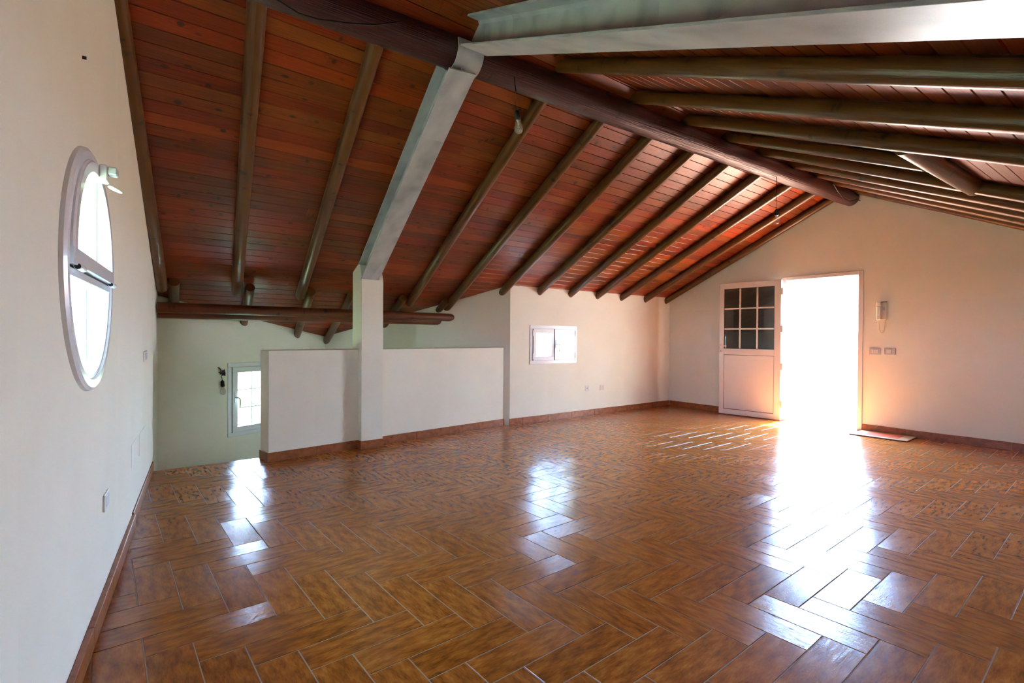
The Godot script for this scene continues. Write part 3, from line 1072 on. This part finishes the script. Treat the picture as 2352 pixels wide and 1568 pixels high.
func round_window() -> void:
	var w := setting("window_1", "round white window with a tilting upper half", "window")
	var cs := 1.483
	var cy := 1.44
	part("frame", ellipse_ring(GA_O, GA_D, GA_N, cs, cy, [Vector2(0.476, 0.0), Vector2(0.474, 0.012), Vector2(0.462, 0.02), Vector2(0.432, 0.02), Vector2(0.426, 0.014), Vector2(0.424, -0.07), Vector2(0.476, -0.07)].slice(0, 6) + [Vector2(0.43, -0.07)], 0.0, TAU), M.upvc, w)
	# fixed lower half: bead ring, rail, bar and panes
	part("lower_bead", ellipse_ring(GA_O, GA_D, GA_N, cs, cy, [Vector2(0.428, -0.062), Vector2(0.428, 0.012), Vector2(0.414, 0.012), Vector2(0.406, -0.0), Vector2(0.406, -0.062)], PI + 0.06, TAU - 0.06, 36), M.upvc, w)
	bar(w, "cross_rail", M.upvc, GA_O, GA_D, GA_N, cs - 0.425, 1.388, cs + 0.425, 1.418, -0.06, 0.014)
	bar(w, "muntin", M.upvc, GA_O, GA_D, GA_N, 1.449, 1.03, 1.466, 1.388, -0.032, -0.008, 0.002)
	var lo := PackedVector2Array()
	for p in disc(cs, cy, 0.407, 0.39, 40, PI + 0.128, TAU - 0.128):
		lo.append(p)
	for side in [[cs - 0.45, 1.4575], [1.4575, cs + 0.45]]:
		for poly in Geometry2D.intersect_polygons(lo, rect(side[0], 0.9, side[1], 1.389)):
			part("pane", panel(GA_O - GA_N * 0.018, GA_D, GA_N, poly, [], 0.006), M.glass, w)
	# upper sash, standing a little proud of the frame
	var sash := part("sash", ellipse_ring(GA_O, GA_D, GA_N, cs, cy + 0.02, [Vector2(0.412, -0.04), Vector2(0.412, 0.024), Vector2(0.404, 0.03), Vector2(0.368, 0.03), Vector2(0.36, 0.02), Vector2(0.36, -0.04)], 0.0, PI, 48), M.upvc, w)
	bar(sash, "rail", M.upvc, GA_O, GA_D, GA_N, cs - 0.412, 1.424, cs + 0.412, 1.48, -0.04, 0.03)
	bar(sash, "muntin", M.upvc, GA_O, GA_D, GA_N, 1.411, 1.48, 1.428, 1.805, -0.005, 0.018, 0.002)
	part("gasket", ellipse_ring(GA_O, GA_D, GA_N, cs, cy + 0.012, [Vector2(0.426, -0.05), Vector2(0.426, -0.02), Vector2(0.41, -0.02), Vector2(0.41, -0.05)], 0.0, PI, 48), M.gasket, sash)
	var hi := disc(cs, cy + 0.02, 0.362, 0.346, 40, 0.1, PI - 0.1)
	for side in [[cs - 0.45, 1.4195], [1.4195, cs + 0.45]]:
		for poly in Geometry2D.intersect_polygons(hi, rect(side[0], 1.478, side[1], 1.95)):
			part("pane", panel(GA_O + GA_N * 0.002, GA_D, GA_N, poly, [], 0.006), M.glass, sash)
	bar(w, "gasket", M.gasket, GA_O, GA_D, GA_N, cs - 0.405, 1.4175, cs + 0.405, 1.4245, -0.02, 0.012, 0.0)
	for s in [1.80, 1.10]:
		var c: Vector3 = GA_O + GA_D * s + UPV * 1.421 + GA_N * 0.028
		var hg := part("hinge", tube_mesh([c - GA_D * 0.045, c + GA_D * 0.045], [0.011, 0.011], 12), M.upvc, w, "white barrel hinge of the tilting sash")
		part("hinge_cap", tube_mesh([c + GA_D * 0.045, c + GA_D * 0.049], [0.009, 0.009], 10), M.black, hg)
	# catch at the top
	var st := begin()
	boxf(st, GA_O, GA_D, UPV, GA_N, Vector3(1.40, 1.80, 0.03), Vector3(1.46, 1.865, 0.055), 0.004)
	var catch_ := part("catch", st.commit(), M.plate, w, "translucent window catch at the crown")
	var cc := GA_O + GA_D * 1.43 + UPV * 1.79 + GA_N * 0.055
	var tab: Array = []
	var tabr: Array = []
	for i in 13:
		var ang := TAU * i / 12.0
		tab.append(cc + GA_N * (0.022 + 0.02 * sin(ang)) + GA_D * 0.02 * cos(ang) - UPV * (0.012 + 0.008 * sin(ang)))
		tabr.append(0.0045)
	part("pull_tab", tube_mesh(tab, tabr, 7), M.plate, catch_)
	st = begin()
	boxf(st, GA_O, GA_D, UPV, GA_N, Vector3(1.405, 1.83, 0.055), Vector3(1.455, 1.86, 0.085), 0.004)
	part("latch", st.commit(), M.plate_grey, catch_)

func back_window() -> void:
	var w := setting("window_2", "small white two-sash window with glazing bars", "window")
	ring_bars(w, "frame", M.upvc, K, EV_D, EV_N, 2.33, 0.816, 3.242, 1.37, 0.05, -0.06, 0.012)
	for q in [[2.795, 3.192, 1.0], [2.378, 2.775, -1.0]]:
		var s0: float = q[0]
		var s1: float = q[1]
		var sash := ring_bars(w, "sash", M.upvc, K, EV_D, EV_N, s0, 0.866, s1, 1.32, 0.062, -0.045, 0.02, 0.004)
		var cx := (s0 + s1) / 2
		bar(sash, "muntin", M.upvc, K, EV_D, EV_N, cx - 0.007, 0.928, cx + 0.007, 1.258, -0.03, -0.012, 0.002)
		bar(sash, "muntin", M.upvc, K, EV_D, EV_N, s0 + 0.062, 1.087, s1 - 0.062, 1.101, -0.0295, -0.0125, 0.002)
		for a in [[s0 + 0.062, cx - 0.007], [cx + 0.007, s1 - 0.062]]:
			for b in [[0.928, 1.087], [1.101, 1.258]]:
				bar(sash, "pane", M.glass, K, EV_D, EV_N, a[0], b[0], a[1], b[1], -0.024, -0.018, 0.0)
		var edge: float = s1 if q[2] > 0 else s0
		for y in [0.93, 1.255]:
			var c: Vector3 = K + EV_D * (edge + 0.006 * q[2]) + UPV * y + EV_N * 0.022
			part("hinge", tube_mesh([c - UPV * 0.04, c + UPV * 0.04], [0.009, 0.009], 10), M.upvc, sash)
		bar(sash, "gasket", M.gasket, K, EV_D, EV_N, edge - 0.002, 0.87, edge + 0.002, 1.316, 0.0, 0.0195, 0.0)
	bar(w, "meeting_bead", M.upvc, K, EV_D, EV_N, 2.752, 0.87, 2.792, 1.316, 0.0, 0.03, 0.004)
	bar(w, "gasket", M.gasket, K, EV_D, EV_N, 2.7925, 0.87, 2.7965, 1.316, 0.0, 0.024, 0.0)
	pull_handle(w, K, EV_D, EV_N, 2.772, 1.1, 0.03, -1.0, 0.9)

func stair_window() -> void:
	var d1 := (C1 - C0).normalized()
	var n1 := Vector3(-d1.z, 0, d1.x)
	var L := (C1 - C0).length()
	var w := setting("window_3", "white single-sash window with glazing bars in the stairwell", "window")
	# s measured back from the far corner was 1.346 .. about 0.66
	var a := L - 1.36
	var b := L - 0.66
	ring_bars(w, "frame", M.upvc, C0, d1, n1, a, 0.055, b, 0.888, 0.05, -0.06, 0.012)
	var sash := ring_bars(w, "sash", M.upvc, C0, d1, n1, a + 0.046, 0.1, b - 0.046, 0.84, 0.064, -0.045, 0.024, 0.004)
	bar(sash, "gasket", M.gasket, C0, d1, n1, a + 0.0425, 0.1, a + 0.0475, 0.84, 0.0, 0.018, 0.0)
	var g0 := a + 0.11
	var g1 := b - 0.11
	var xs := [g0]
	for k in [1, 2]:
		var c := lerpf(g0, g1, k / 3.0)
		c = a + 0.11 + 0.19 * k
		xs.append(c)
		bar(sash, "muntin", M.upvc, C0, d1, n1, c - 0.006, 0.164, c + 0.006, 0.776, -0.03, -0.012, 0.002)
	xs.append(g1)
	var ys := [0.164, 0.37, 0.577, 0.776]
	for k in [1, 2]:
		bar(sash, "muntin", M.upvc, C0, d1, n1, g0, ys[k] - 0.006, g1, ys[k] + 0.006, -0.0295, -0.0125, 0.002)
	for i in 3:
		for j in 3:
			if xs[i + 1] - xs[i] > 0.02:
				bar(sash, "pane", M.glass, C0, d1, n1, xs[i], ys[j], xs[i + 1], ys[j + 1], -0.024, -0.018, 0.0)
	pull_handle(sash, C0, d1, n1, a + 0.075, 0.5, 0.024, 1.0, 1.0)

# ---------------------------------------------------------------- door
func door() -> void:
	var w := setting("door_1", "white door standing open against the wall, its upper half glazed in nine panes", "door")
	# frame round the opening
	var fr := bar(w, "frame", M.alu, K, GB_D, GB_N, 1.967, 0.0, 2.03, 2.103, -0.07, 0.012)
	bar(fr, "jamb", M.alu, K, GB_D, GB_N, 2.952, 0.0, 3.01, 2.103, -0.07, 0.012)
	bar(fr, "head", M.alu, K, GB_D, GB_N, 2.03, 2.05, 2.952, 2.103, -0.07, 0.0115)
	bar(fr, "stop", M.alu, K, GB_D, GB_N, 2.03, 0.0, 2.046, 2.05, -0.07, -0.045, 0.002)
	bar(fr, "stop", M.alu, K, GB_D, GB_N, 2.936, 0.0, 2.952, 2.05, -0.07, -0.045, 0.002)
	bar(fr, "gasket", M.gasket, K, GB_D, GB_N, 2.046, 0.004, 2.05, 2.05, -0.068, -0.048, 0.0)
	# leaf
	var A := Vector3(7.641, 0.0, -4.183)
	var B := Vector3(7.680, 0.0, -3.258)
	var d := (B - A).normalized()
	var n := Vector3(-d.z, 0, d.x)
	var t := -0.045
	var leaf := Node3D.new()
	leaf.name = "leaf"
	w.add_child(leaf)
	bar(leaf, "stile", M.alu, A, d, n, 0.0, 0.012, 0.072, 2.062, t, 0.0)
	bar(leaf, "stile", M.alu, A, d, n, 0.832, 0.012, 0.926, 2.062, t, 0.0)
	bar(leaf, "rail", M.alu, A, d, n, 0.072, 1.976, 0.832, 2.062, t, 0.0)
	bar(leaf, "rail", M.alu, A, d, n, 0.072, 0.944, 0.832, 1.038, t, 0.0)
	bar(leaf, "rail", M.alu, A, d, n, 0.072, 0.012, 0.832, 0.09, t, 0.0)
	bar(leaf, "lower_panel", M.alu, A, d, n, 0.078, 0.096, 0.826, 0.938, -0.03, -0.008, 0.002)
	ring_bars(leaf, "gasket", M.gasket, A, d, n, 0.072, 0.09, 0.832, 0.944, 0.006, -0.028, -0.012, 0.0)
	ring_bars(leaf, "gasket", M.gasket, A, d, n, 0.072, 1.038, 0.832, 1.976, 0.006, -0.028, -0.006, 0.0)
	var xs := [0.078, 0.321, 0.581, 0.826]
	var ys := [1.044, 1.346, 1.662, 1.97]
	for i in 3:
		for j in 3:
			bar(leaf, "pane", M.glass_tint, A, d, n, xs[i], ys[j], xs[i + 1], ys[j + 1], -0.026, -0.02, 0.0)
	for k in [1, 2]:
		bar(leaf, "muntin", M.alu, A, d, n, xs[k] - 0.011, 1.044, xs[k] + 0.011, 1.97, -0.019, -0.008, 0.002)
		bar(leaf, "muntin", M.alu, A, d, n, 0.078, ys[k] - 0.011, 0.826, ys[k] + 0.011, -0.0185, -0.0085, 0.002)
		bar(leaf, "muntin", M.alu, A, d, n, xs[k] - 0.011, 1.044, xs[k] + 0.011, 1.97, -0.038, -0.027, 0.002)
		bar(leaf, "muntin", M.alu, A, d, n, 0.078, ys[k] - 0.011, 0.826, ys[k] + 0.011, -0.0375, -0.0275, 0.002)
	for y in [1.889, 1.341, 0.792, 0.242]:
		for q in [[0.004, 0.05], [-0.05, -0.004]]:
			var c: Vector3 = A + d * 0.948 + UPV * (y + (q[0] + q[1]) / 2) + n * 0.006
			part("hinge", tube_mesh([c - UPV * 0.023, c + UPV * 0.023], [0.0135, 0.0135], 12), M.alu, leaf, "white barrel hinge of the door")
		bar(leaf, "hinge_flap", M.alu, A, d, n, 0.91, y - 0.05, 0.95, y + 0.05, 0.0, 0.004, 0.001)
	var st := begin()
	boxf(st, A, d, UPV, n, Vector3(0.012, 0.975, 0.0), Vector3(0.052, 1.115, 0.008), 0.003)
	part("handle_plate", st.commit(), M.alu, leaf)
	var c := A + d * 0.032 + UPV * 1.082 + n * 0.008
	part("handle", tube_mesh([c, c + n * 0.045, c + n * 0.05 + d * 0.02, c + n * 0.05 + d * 0.11], [0.009, 0.009, 0.009, 0.008], 10), M.alu, leaf, "white lever handle")
	var kh := A + d * 0.032 + UPV * 0.998 + n * 0.0085
	part("keyhole", tube_mesh([kh - n * 0.002, kh + n * 0.001], [0.007, 0.007], 10), M.black, leaf)

# ---------------------------------------------------------------- small things
func bulb(root: Node3D, at: Vector3, axis: Vector3, size := 1.0) -> void:
	# at: top of the socket; axis points the way the bulb hangs
	var st := begin()
	lathe(st, at, axis, [Vector2(0.0, 0.0), Vector2(0.006, 0.0), Vector2(0.014, 0.006), Vector2(0.0175, 0.016), Vector2(0.019, 0.04), Vector2(0.0195, 0.07), Vector2(0.017, 0.07), Vector2(0.0, 0.066)], 22)
	st.generate_normals()
	part("socket", st.commit(), M.black, root, "black lamp socket")
	st = begin()
	var prof: Array = []
	for q in [[0.0135, 0.062], [0.0145, 0.074], [0.016, 0.082], [0.0205, 0.094], [0.026, 0.106], [0.0295, 0.118], [0.0305, 0.130], [0.0290, 0.142], [0.0245, 0.152], [0.017, 0.160], [0.0085, 0.1642], [0.0, 0.1655]]:
		prof.append(Vector2(q[0], q[1]) * size + Vector2(0, 0.07 * (1.0 - size)))
	lathe(st, at, axis, prof, 28)
	st.generate_normals()
	part("bulb", st.commit(), M.glass_bulb, root, "unlit clear glass bulb")
	st = begin()
	var c := at + axis * 0.075
	var sd := axis.cross(Vector3.BACK).normalized()
	tube(st, [c, c + axis * 0.03], [0.004, 0.003], 8)
	tube(st, [c + axis * 0.03, c + axis * 0.045 + sd * 0.01], [0.0006, 0.0006], 5)
	tube(st, [c + axis * 0.03, c + axis * 0.045 - sd * 0.01], [0.0006, 0.0006], 5)
	tube(st, [c + axis * 0.045 + sd * 0.01, c + axis * 0.047, c + axis * 0.045 - sd * 0.01], [0.0005, 0.0005, 0.0005], 5)
	st.generate_normals()
	part("filament_stem", st.commit(), M.plate, root)
	st = begin()
	lathe(st, at, axis, [Vector2(0.0128, 0.066), Vector2(0.0132, 0.074), Vector2(0.0126, 0.0745), Vector2(0.0, 0.0745)], 18)
	st.generate_normals()
	part("bulb_cap", st.commit(), M.chrome, root)

func wall_plate(called: String, label: String, category: String, o: Vector3, d: Vector3, n: Vector3, s: float, y: float, w: float, h: float, mat: Material) -> Node3D:
	var at := o + d * s + UPV * y
	var t := thing(called, label, category, at)
	var st := begin()
	boxf(st, Vector3.ZERO, d, UPV, n, Vector3(-w / 2, -h / 2, 0.0), Vector3(w / 2, h / 2, 0.009), 0.003)
	part("cover_plate", st.commit(), mat, t)
	return t

func plate_part(t: Node3D, called: String, d: Vector3, n: Vector3, s0: float, y0: float, s1: float, y1: float, z: float, mat: Material) -> void:
	var st := begin()
	boxf(st, Vector3.ZERO, d, UPV, n, Vector3(s0, y0, 0.004), Vector3(s1, y1, z), 0.0015)
	part(called, st.commit(), mat, t)

func fittings() -> void:
	# hanging bulbs
	var t := thing("pendant_bulb", "bare clear bulb on a black flex beside the steel saddle of the ridge log", "light bulb", Vector3(2.258, 2.789, -2.75))
	bulb(t, Vector3.ZERO, Vector3(0.10, -0.99, 0.05).normalized())
	part("flex", tube_mesh([Vector3(-0.022, 0.305, 0.0), Vector3(-0.024, 0.22, 0.0), Vector3(-0.008, 0.127, 0.0)], [0.0045, 0.0045, 0.0045], 8), M.black, t, "black cable sleeve")
	part("wire", tube_mesh([Vector3(-0.01, 0.13, 0.0), Vector3(-0.012, 0.06, 0.002), Vector3(0.0, 0.03, 0.0), Vector3(0.012, 0.026, 0.004)], [0.0012, 0.0012, 0.0012, 0.0012], 6), M.copper, t, "bare brown wire")
	part("wire", tube_mesh([Vector3(-0.006, 0.13, 0.0), Vector3(-0.012, 0.05, -0.003), Vector3(0.0, -0.002, 0.0)], [0.0012, 0.0012, 0.0012], 6), M.black, t)
	t = thing("pendant_bulb", "bare clear bulb hanging from the ridge log towards the door wall", "light bulb", Vector3(5.80, 2.633, -2.52))
	bulb(t, Vector3.ZERO, Vector3(0.02, -1.0, 0.0).normalized())
	part("flex", tube_mesh([Vector3(-0.01, 0.40, 0.0), Vector3(-0.008, 0.3, 0.0), Vector3(-0.004, 0.15, 0.0)], [0.0035, 0.0035, 0.0035], 8), M.black, t)
	for s in [-1.0, 1.0]:
		part("wire", tube_mesh([Vector3(-0.004, 0.16, 0.0), Vector3(-0.004 + s * 0.012, 0.07, 0.0), Vector3(0.0, 0.0, 0.0)], [0.0012, 0.0012, 0.0012], 6), M.black, t)
	# bulb on the stair wall
	var d1 := (C1 - C0).normalized()
	var n1 := Vector3(-d1.z, 0, d1.x)
	var L := (C1 - C0).length()
	var p := C0 + d1 * (L - 1.437) + UPV * 0.703 + n1 * 0.03
	t = thing("wall_bulb", "bare bulb dangling from knotted black wire on the stairwell wall", "light bulb", p)
	bulb(t, Vector3.ZERO, Vector3(0.05, -0.99, 0.06).normalized(), 0.95)
	var pts: Array = []
	var rad: Array = []
	var rr := RandomNumberGenerator.new()
	rr.seed = 9
	for i in 30:
		pts.append(Vector3(-0.005, 0.085, -0.005) + Vector3(rr.randf_range(-0.032, 0.034), rr.randf_range(-0.038, 0.04), rr.randf_range(-0.012, 0.016)))
		rad.append(0.0035)
	part("knotted_wire", tube_mesh(pts, rad, 7), M.black, t, "tangle of black wire")
	part("wire", tube_mesh([Vector3(0, 0, 0), Vector3(-0.004, 0.03, 0), Vector3(-0.008, 0.06, 0)], [0.003, 0.003, 0.003], 6), M.black, t)
	part("wire", tube_mesh([Vector3(-0.01, 0.11, 0), Vector3(-0.028, 0.135, -0.01), Vector3(-0.058, 0.147, -0.028)], [0.0045, 0.006, 0.003], 7), M.black, t)
	# cable along the ridge
	var cab := thing("ridge_cable", "thin black cable draped along the face of the ridge log to the steel saddle", "cable", Vector3(0.721, 2.944, -2.836))
	var cp: Array = []
	for q in [[0.45, 2.99, -2.86], [0.721, 2.944, -2.836], [0.815, 2.916, -2.829], [0.913, 2.921, -2.821], [1.073, 2.956, -2.809], [1.235, 3.005, -2.80], [1.37, 3.069, -2.79], [1.512, 3.12, -2.80], [1.644, 3.156, -2.80], [1.745, 3.165, -2.79], [1.863, 3.19, -2.78]]:
		cp.append(Vector3(q[0], q[1], q[2]) - cab.position)
	var cr: Array = []
	for q in cp:
		cr.append(0.0045)
	part("cable_run", tube_mesh(cp, cr, 8), M.black, cab)
	cab = thing("ridge_cable", "loose end of thin cable on the ridge log at the door wall", "cable", Vector3(7.3, 2.98, -2.34))
	cp = []
	cr = []
	for q in [[7.006, 3.11, -2.37], [7.125, 3.035, -2.358], [7.309, 2.975, -2.35], [7.497, 2.975, -2.345], [7.70, 3.03, -2.325], [7.73, 3.02, -2.30]]:
		cp.append(Vector3(q[0], q[1], q[2]) - cab.position)
		cr.append(0.005)
	part("cable_run", tube_mesh(cp, cr, 8), M.black, cab)
	# sockets and switches
	t = wall_plate("wall_socket", "small white aerial socket in the low back wall, farther from the door", "socket", K, EV_D, EV_N, 2.094, 0.418, 0.085, 0.085, M.plate)
	part("outlet", tube_mesh([Vector3(0, 0, 0) + EV_N * 0.006, EV_N * 0.02], [0.016, 0.014], 16), M.upvc, t)
	part("pin_hole", tube_mesh([EV_N * 0.019, EV_N * 0.021], [0.005, 0.005], 10), M.black, t)
	t = wall_plate("wall_socket", "white round-well power socket in the low back wall, nearer the door", "socket", K, EV_D, EV_N, 1.758, 0.41, 0.095, 0.085, M.plate)
	var st := begin()
	lathe(st, EV_N * 0.0095, EV_N, [Vector2(0.024, 0.0), Vector2(0.022, 0.002), Vector2(0.02, 0.0), Vector2(0.019, -0.004), Vector2(0.0, -0.004)], 20)
	st.generate_normals()
	part("socket_well", st.commit(), M.plate_grey, t)
	t = wall_plate("wall_socket", "white power socket low on the wall below the round window", "socket", GA_O, GA_D, GA_N, 1.09, 0.452, 0.13, 0.075, M.plate)
	plate_part(t, "socket_module", GA_D, GA_N, -0.035, -0.024, 0.035, 0.024, 0.0105, M.plate_grey)
	t = wall_plate("light_switch", "white light switch on the round-window wall near the stair", "switch", GA_O, GA_D, GA_N, -0.75, 1.037, 0.2, 0.08, M.plate)
	plate_part(t, "rocker", GA_D, GA_N, -0.05, -0.024, 0.05, 0.024, 0.013, M.plate_grey)
	t = wall_plate("light_switch", "three-rocker switch plate by the door frame, nearer the door", "switch", K, GB_D, GB_N, 3.147, 1.044, 0.123, 0.086, M.plate_grey)
	for k in 3:
		plate_part(t, "rocker", GB_D, GB_N, -0.036 + k * 0.025, -0.024, -0.013 + k * 0.025, 0.024, 0.014, M.plate)
	t = wall_plate("light_switch", "single wide-rocker switch plate, farther from the door", "switch", K, GB_D, GB_N, 3.308, 1.048, 0.121, 0.083, M.plate_grey)
	plate_part(t, "rocker", GB_D, GB_N, -0.036, -0.024, 0.018, 0.024, 0.014, M.plate)
	# painted-over blanking plates
	for q in [[-0.56, 0.43, 0.42, 0.15, "painted-over blanking plate on the round-window wall, nearer the stair"], [-0.05, 0.445, 0.3, 0.14, "painted-over blanking plate on the round-window wall, nearer the round window"]]:
		var at := GA_O + GA_D * float(q[0]) + UPV * float(q[1])
		var bp := thing("blanking_plate", q[4], "cover plate", at)
		st = begin()
		boxf(st, Vector3.ZERO, GA_D, UPV, GA_N, Vector3(-q[2] / 2, -q[3] / 2, 0.0), Vector3(q[2] / 2, q[3] / 2, 0.0018), 0.0007)
		part("cover_plate", st.commit(), M.paint, bp)
	# intercom handset
	var o := K + GB_D * 3.22 + UPV * 1.56
	t = thing("intercom_phone", "ivory intercom handset hanging on the wall by the door, with a looped cord", "intercom", o)
	st = begin()
	boxf(st, Vector3.ZERO, GB_D, UPV, GB_N, Vector3(-0.045, -0.115, 0.0), Vector3(0.05, 0.115, 0.022), 0.006)
	part("body", st.commit(), M.ivory, t)
	st = begin()
	boxf(st, Vector3.ZERO, GB_D, UPV, GB_N, Vector3(-0.05, 0.06, 0.03), Vector3(0.004, 0.117, 0.058), 0.01)
	boxf(st, Vector3.ZERO, GB_D, UPV, GB_N, Vector3(-0.048, -0.062, 0.036), Vector3(0.002, 0.062, 0.06), 0.01)
	boxf(st, Vector3.ZERO, GB_D, UPV, GB_N, Vector3(-0.05, -0.117, 0.03), Vector3(0.004, -0.058, 0.058), 0.01)
	boxf(st, Vector3.ZERO, GB_D, UPV, GB_N, Vector3(-0.05, -0.112, 0.018), Vector3(-0.006, 0.112, 0.032), 0.004)
	part("handset", st.commit(), M.ivory, t)
	plate_part(t, "speaker_grille", GB_D, GB_N, 0.015, 0.01, 0.035, 0.05, 0.0235, M.plate_grey)
	pts = []
	rad = []
	for i in 25:
		var a := PI * i / 24.0
		pts.append(GB_D * (0.006 - 0.034 * cos(a)) - UPV * (0.115 + 0.165 * sin(a) ** 0.6) + GB_N * 0.03)
		rad.append(0.0045)
	part("cord", tube_mesh(pts, rad, 8), M.ivory, t, "ivory cord hanging in a loop")
	st = begin()
	boxf(st, Vector3.ZERO, GB_D, UPV, GB_N, Vector3(-0.01, 0.113, 0.004), Vector3(0.054, 0.12, 0.03), 0.002)
	part("cradle_top", st.commit(), M.black, t)
	# door mat
	t = thing("door_mat", "thin woven door mat, orange-red with a pale patterned border, by the door", "door mat", Vector3(7.54, 0.0, -1.965))
	st = begin()
	boxf(st, Vector3.ZERO, Vector3.RIGHT, UPV, Vector3.BACK, Vector3(-0.233, 0.001, -0.294), Vector3(0.226, 0.010, 0.294), 0.003)
	part("border", st.commit(), world_mapped(mottle(256, 1, 1, 0.18, 91, [Color8(120, 96, 70), Color8(196, 172, 132), Color8(214, 196, 160)], 0.8), 6.0, 0.95), t, "pale speckled border")
	st = begin()
	boxf(st, Vector3.ZERO, Vector3.RIGHT, UPV, Vector3.BACK, Vector3(-0.14, 0.009, -0.18), Vector3(0.13, 0.0115, 0.18), 0.001)
	part("field", st.commit(), world_mapped(mottle(256, 1, 1, 0.15, 92, [Color8(164, 66, 40), Color8(204, 96, 62), Color8(214, 118, 80)], 0.7), 6.0, 0.95), t, "orange-red woven field")
	st = begin()
	for q in [[-0.236, -0.297, 0.229, -0.287], [-0.236, 0.287, 0.229, 0.297], [-0.236, -0.287, -0.226, 0.287], [0.219, -0.287, 0.229, 0.287]]:
		boxf(st, Vector3.ZERO, Vector3.RIGHT, UPV, Vector3.BACK, Vector3(q[0], 0.0005, q[1]), Vector3(q[2], 0.0118, q[3]), 0.002)
	part("binding", st.commit(), plain(Color8(120, 44, 34), 0.9), t, "dark red bound edge")
	# nail
	var nl := GA_O + GA_D * 1.587 + UPV * 2.208
	whole("wall_nail", tube_mesh([nl - GA_N * 0.01, nl + GA_N * 0.012], [0.006, 0.006], 8), M.black, "small dark nail in the wall above the round window", "nail")

# ---------------------------------------------------------------- stair and outdoors
func stairs() -> void:
	var s := setting("floor_stairs", "stair of brown-tiled steps going down behind the half wall", "stairs")
	s.position = Vector3(1.0, -2.2, -5.9)
	var st := begin()
	boxf(st, Vector3(-1.0, 2.2, 5.9), Vector3.RIGHT, UPV, Vector3.BACK, Vector3(0.35, -0.4, -6.25), Vector3(1.3, -0.19, -5.435), 0.004)
	part("landing", st.commit(), M.skirt, s)
	for k in 8:
		st = begin()
		var x := 1.3 + k * 0.27
		var y := -0.38 - k * 0.19
		boxf(st, Vector3(-1.0, 2.2, 5.9), Vector3.RIGHT, UPV, Vector3.BACK, Vector3(x, y - 0.25, -6.3), Vector3(x + 0.29, y, -5.52), 0.004)
		part("step", st.commit(), M.skirt, s)
	var lf := setting("floor_lower", "landing floor at the foot of the stairwell", "floor")
	part("slab", slab(PackedVector2Array([Vector2(0.2, -5.2), Vector2(0.4, -6.3), Vector2(2.34, -7.1), Vector2(4.6, -5.3), Vector2(4.6, -5.0), Vector2(0.2, -5.0)]), -2.4, -2.2), M.stone, lf)
	# inner face under the upper floor's edge
	var wl := setting("wall_stair_inner", "wall under the upper floor at the side of the stair", "wall")
	st = begin()
	boxf(st, Vector3.ZERO, Vector3.RIGHT, UPV, Vector3.BACK, Vector3(0.25, -2.3, -5.42), Vector3(4.5, -0.2, -5.2))
	part("plaster", st.commit(), M.paint, wl)

func outside() -> void:
	var t := setting("floor_terrace", "sunlit terracotta terrace outside the door", "terrace")
	t.position = Vector3(11.0, -0.1, -2.0)
	var st := begin()
	boxf(st, Vector3(-11.0, 0.1, 2.0), Vector3.RIGHT, UPV, Vector3.BACK, Vector3(8.2, -0.3, -7.5), Vector3(15.0, -0.03, 4.5), 0.01)
	part("paving", st.commit(), M.terracotta, t)
	st = begin()
	boxf(st, Vector3(-11.0, 0.1, 2.0), Vector3.RIGHT, UPV, Vector3.BACK, Vector3(14.8, -0.03, -7.5), Vector3(15.0, 0.55, 4.5), 0.01)
	part("parapet", st.commit(), M.stone, t)
	var light_block := setting("wall_light_block", "added out-of-view plain wall by the terrace, cutting daylight to the back wall", "wall")  # unseen wall, added to hold back door daylight from the low back wall
	st = begin()
	boxf(st, Vector3.ZERO, Vector3.RIGHT, UPV, Vector3.BACK, Vector3(8.15, -0.1, -1.15), Vector3(12.5, 2.7, -0.9), 0.01)
	part("plaster", st.commit(), M.paint, light_block)
	var g := setting("ground_lawn", "grassy ground below the house", "ground")
	g.position = Vector3(0, -3.0, 0)
	part("lawn", slab(PackedVector2Array([Vector2(-60, -60), Vector2(60, -60), Vector2(60, 60), Vector2(-60, 60)]), -0.3, 0.0), M.grass, g)
	# shrub seen through the stair window
	var rr := RandomNumberGenerator.new()
	rr.seed = 31
	var b := thing("garden_shrub", "leafy green shrub outside the stairwell window", "shrub", Vector3(2.9, -3.0, -11.2))
	part("stem", tube_mesh([Vector3(0, 0, 0), Vector3(0.05, 0.9, 0.0), Vector3(0.0, 1.8, 0.1)], [0.06, 0.05, 0.03], 8), M.rafter, b)
	st = begin()
	for i in 2600:
		var dir := Vector3(rr.randfn(), rr.randfn() * 0.8, rr.randfn()).normalized()
		var c := Vector3(0, 1.9, 0) + dir * Vector3(1.9, 1.25, 1.2) * rr.randf_range(0.55, 1.0)
		var a := Vector3(rr.randfn(), rr.randfn(), rr.randfn()).normalized()
		var n := a.cross(dir).normalized()
		var w := n.cross(a).normalized() * 0.03
		var l := a * 0.08
		quad(st, c - l, c + w, c + l, c - w, n)
	part("foliage", st.commit(), M.leaf, b)
